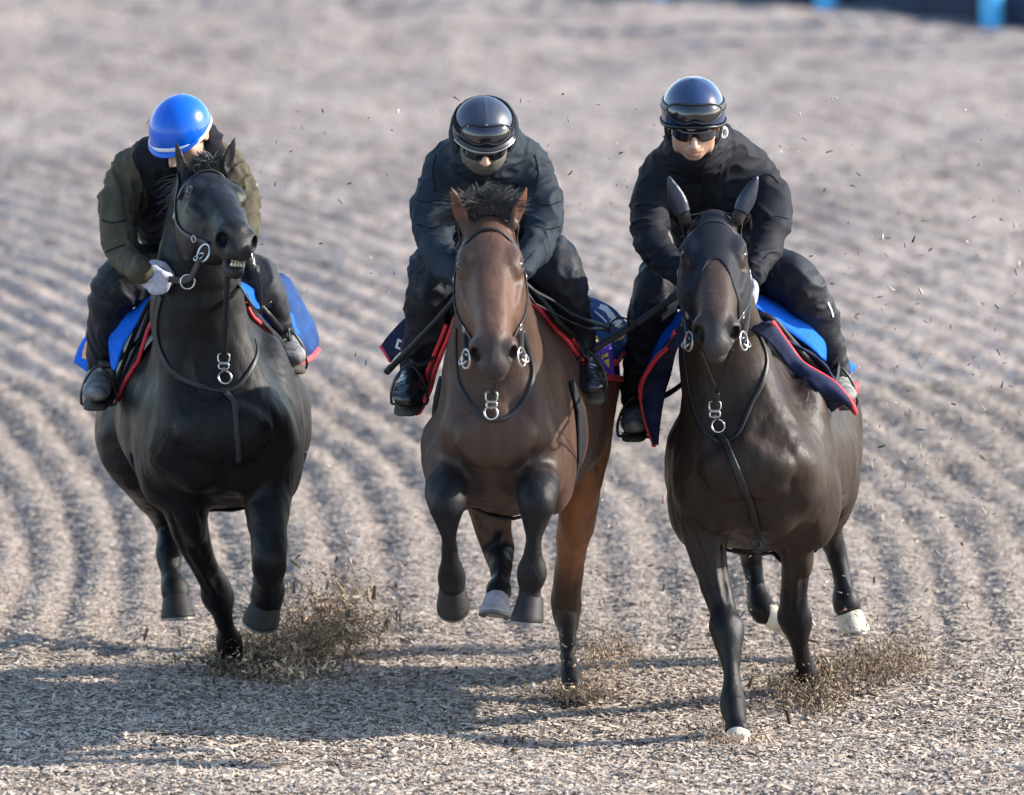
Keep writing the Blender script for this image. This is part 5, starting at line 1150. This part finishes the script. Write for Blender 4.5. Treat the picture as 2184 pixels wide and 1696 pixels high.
p, nn = g['surf']([(1533, 925), (1552, 955), (1580, 1025), (1606, 1090), (1618, 1130)], 24, .006); p = np.vstack([p, [P(1624, 1160, p[-1][1]), P(1617, 1178, p[-1][1]+.0), P(1608, 1170, p[-1][1])]]); nn = np.vstack([nn, [FR]*3])
obj('chest_strap', *strap(p, .026, .008, nn), M['leather'], a); obj('keeper', *square_ring(P(1613, 1160, p[-1][1]-.012), .014, .012, .004, FR, UP), M['leather_dull'], a)
saddle(g, [(-1, P(1354, 895, .88)), (1, P(1788, 832, .94))])
Er = [(1530, 640, .52), (1580, 664, .54), (1612, 690, .56), (1672, 723, .60), (1720, 747, .64), (1757, 775, .68), (1779, 812, .72), (1785, 838, .74), (1779, 865, .76), (1769, 882, .78)]
El = [(1520, 655, .52), (1480, 682, .54), (1457, 706, .56), (1430, 732, .58), (1395, 769, .62), (1370, 812, .66), (1366, 848, .68), (1375, 896, .72), (1394, 948, .78)]
for E, sg, sd in ((Er, 1, 13), (El, -1, 14)):
    e = pts(E); t_ = np.linspace(0, 1, len(e)); r1_ = [q+np.array([-sg*.035*min(1, 3*t*(1.02-t)), .13, -.028*min(1, 3*t*(1.02-t))]) for q, t in zip(e, t_)]; r2_ = [q+np.array([sg*.02, .45, -.03]) for q in e]
    o, G = cloth(g, 'saddle_cloth', M['navy_quilt'], [e, r1_, r2_], 40, 12, .012, .008, .004, sd, (9, 7))
    obj('red_hem', *rod(resample(G[:, -1], 16), .010, 8, hint=(sg, 0, 0)), M['red_trim'], o)
def flap(g, I, E, sg, outw, seed):
    """lower front corner of the quilted cloth lying over the shoulder, from the skin out to the bound edge"""
    a = resample([g['hit'](x, y, .006)[0] if g['hit'](x, y)[0] is not None else P(x, y, .6) for x, y in I], 30); e = []
    for x, y in E:
        h, n = g['hit'](x, y, outw); e.append(h if h is not None else P(x, y, a[len(e)*29//max(len(E)-1, 1)][1]+.03))
    e = resample(e, 30); e[:, 1] = np.minimum(e[:, 1], a[:, 1]+.06)
    V, F, G = sheet([a, (a+e)/2+np.array([sg*.01, -.012, .012]), e], 30, 10, .011, .004, 9, seed, (8, 3)); o = obj('cloth_corner', V, F, M['navy_quilt'], g['root'])
    obj('red_piping', *rod(G[-1], .0085, 8, hint=(sg, -.3, .3)), M['red_trim'], o)
flap(h3, [(1600, 700), (1636, 733), (1664, 768), (1696, 803), (1739, 832), (1768, 880)], [(1612, 690), (1672, 723), (1720, 747), (1757, 775), (1779, 812), (1785, 840), (1772, 878)], 1, .06, 61)
flap(h3, [(1470, 705), (1448, 745), (1430, 795), (1416, 850), (1408, 905), (1404, 950)], [(1457, 706), (1430, 732), (1395, 769), (1370, 812), (1366, 848), (1375, 896), (1396, 950)], -1, .03, 62)
tw, G = cloth(g, 'towel', M['blue_towel'], [[(1560, 640, .66), (1608, 656, .67), (1649, 684, .69), (1697, 719, .73), (1733, 747, .77), (1752, 764, .80)], [(1565, 634, .70), (1612, 644, .72), (1658, 660, .75), (1715, 690, .80), (1748, 725, .84), (1757, 768, .86)], [(1565, 630, .76), (1605, 632, .79), (1640, 637, .82), (1688, 655, .86), (1745, 690, .90), (1760, 712, .92), (1764, 735, .93), (1760, 772, .93)]], 30, 9, .007, .012, .004, 15)
obj('hem', *rod(G[-1], .0052, 6, hint=(0, -1, 0)), M['blue_towel'], tw)
tw, G = cloth(g, 'towel', M['blue_towel'], [[(1500, 660, .66), (1458, 676, .68), (1432, 716, .71), (1412, 742, .74), (1384, 793, .79), (1373, 812, .81)], [(1500, 654, .74), (1458, 659, .77), (1427, 684, .80), (1398, 697, .83), (1392, 722, .85), (1391, 748, .86), (1378, 788, .88), (1368, 812, .88)]], 26, 7, .007, .012, .004, 16)
for k, (dy, r) in enumerate(((0, .011), (13, .012), (25, .010))):
    obj('saddle_pad', *rod(push(g, resample(pts([(1575, 640+dy*.6, .66), (1608, 650+dy*.8, .70), (1655, 680+dy*.8, .74), (1703, 714+dy*.8, .78), (1738, 744+dy*.6, .82)]), 20), .012), r, 8, hint=(.5, -.5, .7)), M['black_pad'], g['root'])
fl, G = cloth(g, 'number_cloth', M['blue_towel'], [[(1770, 745, 1.12), (1795, 757, 1.16), (1826, 784, 1.22)], [(1765, 790, 1.08), (1793, 790, 1.10), (1802, 805, 1.14)]], 12, 6, .006, .02, .002, 17)
letters(g, fl, 'orange_print', M['orange'], [[(1795, 761), (1806, 766), (1811, 776), (1806, 782), (1796, 780)]], lambda x, y: 1.10+(x-1790)*.002, .02)
rc, G = cloth(g, 'blanket_corner', M['red_trim'], [[(1780, 818, 1.10), (1804, 816, 1.14), (1824, 816, 1.20)], [(1782, 824, 1.06), (1806, 826, 1.08), (1832, 826, 1.14)], [(1780, 850, 1.06), (1800, 853, 1.10), (1818, 860, 1.18)]], 12, 7, .006, .012, .002, 18)
cloth(g, 'blanket_corner', M['blue_towel'], [[(1352, 870, .98), (1340, 884, .99), (1337, 892, 1.0)], [(1362, 905, .96), (1352, 915, .97), (1340, 920, .98)]], 10, 5, .006, .012, .002, 19)
for a, b in ((H(.49, -.10, -.085), P(1455, 597, .30)), (H(.49, -.10, .085), P(1602, 600, .34))):
    obj('rein', *strap(resample([a, (a+b)/2+[0, .02, -.02], b], 14), .018, .005, (0, -.6, .8)), M['leather_dull'], g['root'])

# ---- black horse, left
g = h1; H = g['H']; bridle(g, nb=0, bit_u=.46, bit_v=-.085); girth(g, .42, 2.05)
for k in range(5):
    x = (k-1.2)*.0105
    for v0, v1 in ((-.068, -.082), (-.106, -.092)): obj('tooth', *sphere((H(.576-.3*abs(x), v0, x)+H(.582-.3*abs(x), v1, x))/2, np.array([.007, .0125+.003*((k*7)%3)/2, .0060])*g['hs'], 8, 6, ax=[g['u'], g['v'], g['w']]), M['teeth'], g['root'])
breast(g, [(346, 630), (337, 665), (334, 705), (341, 744), (371, 799), (417, 822)], [(543, 728), (548, 752), (538, 782), (522, 808), (502, 828)], (478, 834))
c = g['hit'](481, 808, .014)[0]; a = buckles(g, [H(.50, -.135, 0), P(477, 764, c[1]-.03), P(479, 786, c[1]-.015), c], None)
on(g, 'chest_strap', M['leather_dull'], [(480, 836), (497, 855), (503, 900), (507, 943), (508, 985)], .018, .005, 24, .003, a)
saddle(g, [(-1, P(210, 828, 1.33)), (1, P(615, 752, 1.37))])
Er = [(440, 660, 1.10), (485, 690, 1.08), (510, 705, 1.10), (527, 727, 1.14), (545, 748, 1.2), (562, 766, 1.28), (585, 780, 1.36)]
El = [(400, 660, 1.10), (350, 665, 1.08), (330, 676, 1.12), (316, 702, 1.16), (303, 742, 1.2), (289, 783, 1.26), (268, 822, 1.34), (248, 857, 1.42)]
for E, sg, sd in ((Er, 1, 23), (El, -1, 24)):
    e = pts(E); r1_ = [q+np.array([sg*.01, .14, -.005]) for q in e]; r2_ = [q+np.array([sg*.03, .40, -.01]) for q in e]
    o, G = cloth(g, 'saddle_cloth', M['navy_quilt'], [e, r1_, r2_], 34, 9, .012, .008, .004, sd, (9, 5))
    obj('red_piping', *rod(G[0], .0075, 8, hint=(sg, -.3, .3)), M['red_trim'], o)
for off, r in ((0, .007), (16, .008)):
    obj('saddle_pad', *rod(push(g, resample(pts([(352-off*.3, 620, 1.12), (327-off*.5, 645, 1.16), (306-off, 704, 1.22), (277-off*.8, 773, 1.3), (248-off*.3, 832, 1.36), (235, 864, 1.4)]), 22), .016), r, 8, hint=(-.5, -.5, .7)), M['black_pad'], g['root'])
tw, G = cloth(g, 'towel', M['blue_towel'], [[(330, 635, 1.16), (312, 652, 1.18), (287, 698, 1.2), (265, 736, 1.22), (246, 790, 1.24)], [(330, 628, 1.22), (308, 640, 1.25), (285, 662, 1.26), (251, 672, 1.27), (239, 694, 1.28), (234, 714, 1.28), (236, 753, 1.28), (241, 788, 1.28)]], 26, 7, .007, .012, .003, 25)
obj('hem', *rod(G[-1], .0045, 6, hint=(0, -1, 0)), M['blue_towel'], tw)
tw, G = cloth(g, 'towel', M['blue_towel'], [[(500, 625, 1.18), (520, 645, 1.2), (540, 675, 1.24), (560, 705, 1.3), (575, 724, 1.33)], [(505, 600, 1.22), (533, 615, 1.24), (557, 640, 1.27), (577, 680, 1.33), (580, 722, 1.36)]], 22, 6, .007, .012, .003, 26)
obj('hem', *rod(G[-1], .0055, 6, hint=(0, -1, 0)), M['blue_towel'], tw)
for y0, r in ((0, .010), (20, .012), (42, .008)):
    obj('saddle_strap', *rod(push(g, resample(pts([(506, 636+y0, 1.08), (535, 668+y0, 1.13), (562, 702+y0*.8, 1.2), (584, 730+y0*.6, 1.27)]), 16), .014), r, 8, hint=(.5, -.5, .7)), M['black_pad'], g['root'])
blk, G = cloth(g, 'number_blanket', M['denim_cloth'], [[(545, 560, 1.75), (582, 585, 1.78), (602, 585, 1.86), (622, 603, 1.95), (645, 645, 2.05)], [(560, 620, 1.6), (598, 625, 1.66), (625, 640, 1.76), (648, 665, 1.88), (668, 695, 2.0)], [(575, 690, 1.52), (607, 695, 1.58), (636, 705, 1.68), (660, 712, 1.8), (678, 722, 1.9)], [(590, 765, 1.5), (620, 768, 1.54), (645, 765, 1.62), (664, 755, 1.72), (676, 738, 1.84)]], 26, 12, .008, .02, .006, 27)
obj('red_border', *strap(G[-1]+np.array([0, -.004, -.008]), .024, .006, FR), M['red_trim'], blk)
V, F, G = sheet([[P(602, 659, 1.50), P(612, 664, 1.51), P(624, 671, 1.53)], [P(605, 690, 1.46), P(618, 695, 1.47), P(630, 700, 1.50)], [P(611, 705, 1.45), P(622, 722, 1.46), P(638, 713, 1.50)]], 10, 8, .006, .003, 14, 5); obj('number_flap', V, F, M['blue_towel'], g['root'])
nc, G = cloth(g, 'number_cloth', M['blue_towel'], [[(215, 690, 1.85), (195, 705, 1.86), (172, 736, 1.88), (158, 772, 1.9)], [(222, 740, 1.78), (208, 755, 1.79), (196, 775, 1.8), (190, 796, 1.82)]], 14, 7, .007, .02, .003, 28)
letters(g, nc, 'orange_print', M['orange'], [[(200, 703), (207, 712), (203, 730), (196, 752), (186, 766), (175, 764), (176, 750), (184, 728), (191, 712)]], lambda x, y: 1.80+(205-x)*.0018+(740-y)*.0006, .016)
rp = H(.49, -.12, -.10); hp = P(338, 592, .84); mid = P(400, 597, rp[1]*.5+hp[1]*.5)
o = obj('rein', *strap(resample([rp, mid, hp], 16), .022, .005, (-.2, -.95, .2)), M['leather_dull'], g['root'])
obj('rein_ring', *ring(mid+np.array([0, -.008, -.006]), .024, .003, (-.2, -1, .1), 26, 8), M['steel'], o)
obj('rein', *strap(resample([H(.49, -.12, .10), H(.42, -.30, .16), P(490, 580, 1.05)], 14), .020, .005, (.6, -.6, .4)), M['leather_dull'], g['root'])

# ---- whips held by the middle and right riders
def whip(label, a, b, r, loop):
    a, b = np.array(a), np.array(b); o = thing('whip', label, 'whip', tuple(a), 'riding whips')
    n = 22; sc = [1.15 if i < 4 else (1.0+.12*i/n) for i in range(n)]; obj('shaft', *rod([a, (a+b)/2-UP*.006, b], r, 10, res=n, scale=sc), M['crop'], o)
    t = nrm(b-a); obj('tip', *rod([b-t*.03, b+t*.004], r*1.22, 10), M['crop'], o); obj('grip', *rod([a-t*.05, a+t*.06], r*1.25, 10), M['leather_dull'], o)
    if loop: obj('wrist_loop', *rod(resample([np.array(q) for q in loop], 22), .0032, 6, hint=(0, -1, 0)), M['crop'], o); obj('collar', *rod([a+t*.2, a+t*.225], r*1.45, 10), M['crop'], o)
whip('black whip slanting down beside the boot of the middle rider', P(985, 622, -.25), P(826, 792, .10), .0098, None)
whip('black whip reaching across towards the middle horse from the rider in sunglasses', P(1460, 618, .26), P(1264, 747, .20), .0115, [P(1298, 712, .20), P(1303, 690, .19), P(1318, 678, .19), P(1334, 680, .20), P(1342, 690, .21)])

# ------------------------------------------------------------ kicked up and flying chips
g = np.random.default_rng(77)
def spray(cx, cy, sx, sy, Y, n, sz, dark, skew=0.0):
    """ragged cloud of chips: clumped by noise, streaming up and away from the hoof"""
    m = n*3; a = g.normal(0, 1, m); b = g.normal(0, 1, m); a = a*(.75+.16*np.abs(a)); b = b*(.62+.2*np.abs(b)); fx = cx+a*sx; fy = cy+b*sy
    k = fbm(np.stack([fx/26+a*.3, fy/17, np.full(m, cx*.1)], 1), 5, 3) > .42+.16*g.normal(0, 1, m); n = int(n*.72); fx, fy = fx[k][:n], fy[k][:n]; n = len(fx); Y_ = Y+g.normal(0, .18, n)
    c = np.array([P(x, y, q) for x, y, q in zip(fx, fy, Y_)]); z = ground_z(c[:, 0], c[:, 1]); dz = c[:, 2]-z; c[:, 2] = z+np.where(dz < .01, .01+np.abs(dz-.01)*.8, dz)
    L = (sz*.8*np.exp(g.normal(-.2, .7, n))).clip(.0025, .05); return c, L, chip_cols(n, g, dark*1.2)*np.array([1.08, .93, .76])*(.6+.8*g.random((n, 1)))
S_ = [spray(735, 1290, 40, 45, 1.9, 900, .0085, .55), spray(650, 1330, 90, 60, 1.8, 1500, .007, .5), spray(1860, 1420, 90, 50, 1.35, 900, .007, .45), spray(690, 1345, 62, 48, 1.75, 8670, 0.0104, .50), spray(600, 1395, 60, 34, 1.6, 4845, 0.0120, .55), spray(548, 1440, 42, 14, 1.45, 2805, 0.0144, .30), spray(500, 1445, 40, 12, 1.4, 1530, 0.0144, .26), spray(760, 1310, 50, 60, 1.9, 2295, 0.0088, .55), spray(600, 1432, 55, 13, 1.35, 1071, 0.0208, .95),
      spray(1290, 1395, 42, 26, 1.15, 1912, 0.0096, .5), spray(1225, 1482, 36, 9, .84, 1275, 0.0136, .38), spray(1850, 1440, 62, 30, 1.25, 3519, 0.0104, .42), spray(1930, 1430, 45, 32, 1.4, 1377, 0.0096, .42), spray(1725, 1515, 52, 20, .75, 1989, 0.0136, .34), spray(1760, 1478, 32, 17, .95, 1071, 0.0136, .40), spray(1680, 1468, 40, 15, 1.0, 765, 0.0128, .5), spray(1800, 1395, 90, 50, 1.4, 765, 0.0080, .5), spray(1566, 1578, 34, 6, -.03, 663, 0.0144, .7), spray(1500, 1300, 150, 60, 1.6, 331, 0.0096, .6), spray(1245, 1468, 30, 12, .9, 510, 0.0128, .6)]
c = np.vstack([q[0] for q in S_]); L = np.concatenate([q[1] for q in S_]); C = np.vstack([q[2] for q in S_]); n = len(c)
V, F, C2 = chip_mesh(c, L, L*.26+.0016, g.random(n)*6.283, g.normal(0, .8, n), g.normal(0, .9, n), C, True)
tag(obj('kicked_up_chips', V, F, M['chip'], col=C2, smooth=False), 'brown sprays of damp wood chip thrown up behind the hooves', kind='stuff')
n = 1700; m1 = n*2//5; fx = np.concatenate([300+1880*g.random(m1), 1750+g.normal(0, 280, n-m1)]); fy = np.concatenate([200+1200*g.random(m1), 1150+g.normal(0, 250, n-m1)]); Yq = .9+2.6*g.random(n)
c = np.array([P(x, y, q) for x, y, q in zip(fx, fy, Yq)]); k = (c[:, 2] > .05) & (fx < 2230) & (fy > 20); c = c[k]; n = len(c)
L = g.gamma(3.0, .0045, n).clip(.005, .032); dk = np.where(g.random(n) < .62, .35, 1.15)[:, None]
V, F, C2 = chip_mesh(c, L, L*.25+.0014, g.random(n)*6.283, g.normal(0, .9, n), g.normal(0, 1.2, n), chip_cols(n, g)*dk, True)
tag(obj('flying_chips', V, F, M['chip'], col=np.clip(C2, 0, .85), smooth=False), 'loose wood chips flying through the air around the horses', kind='stuff')
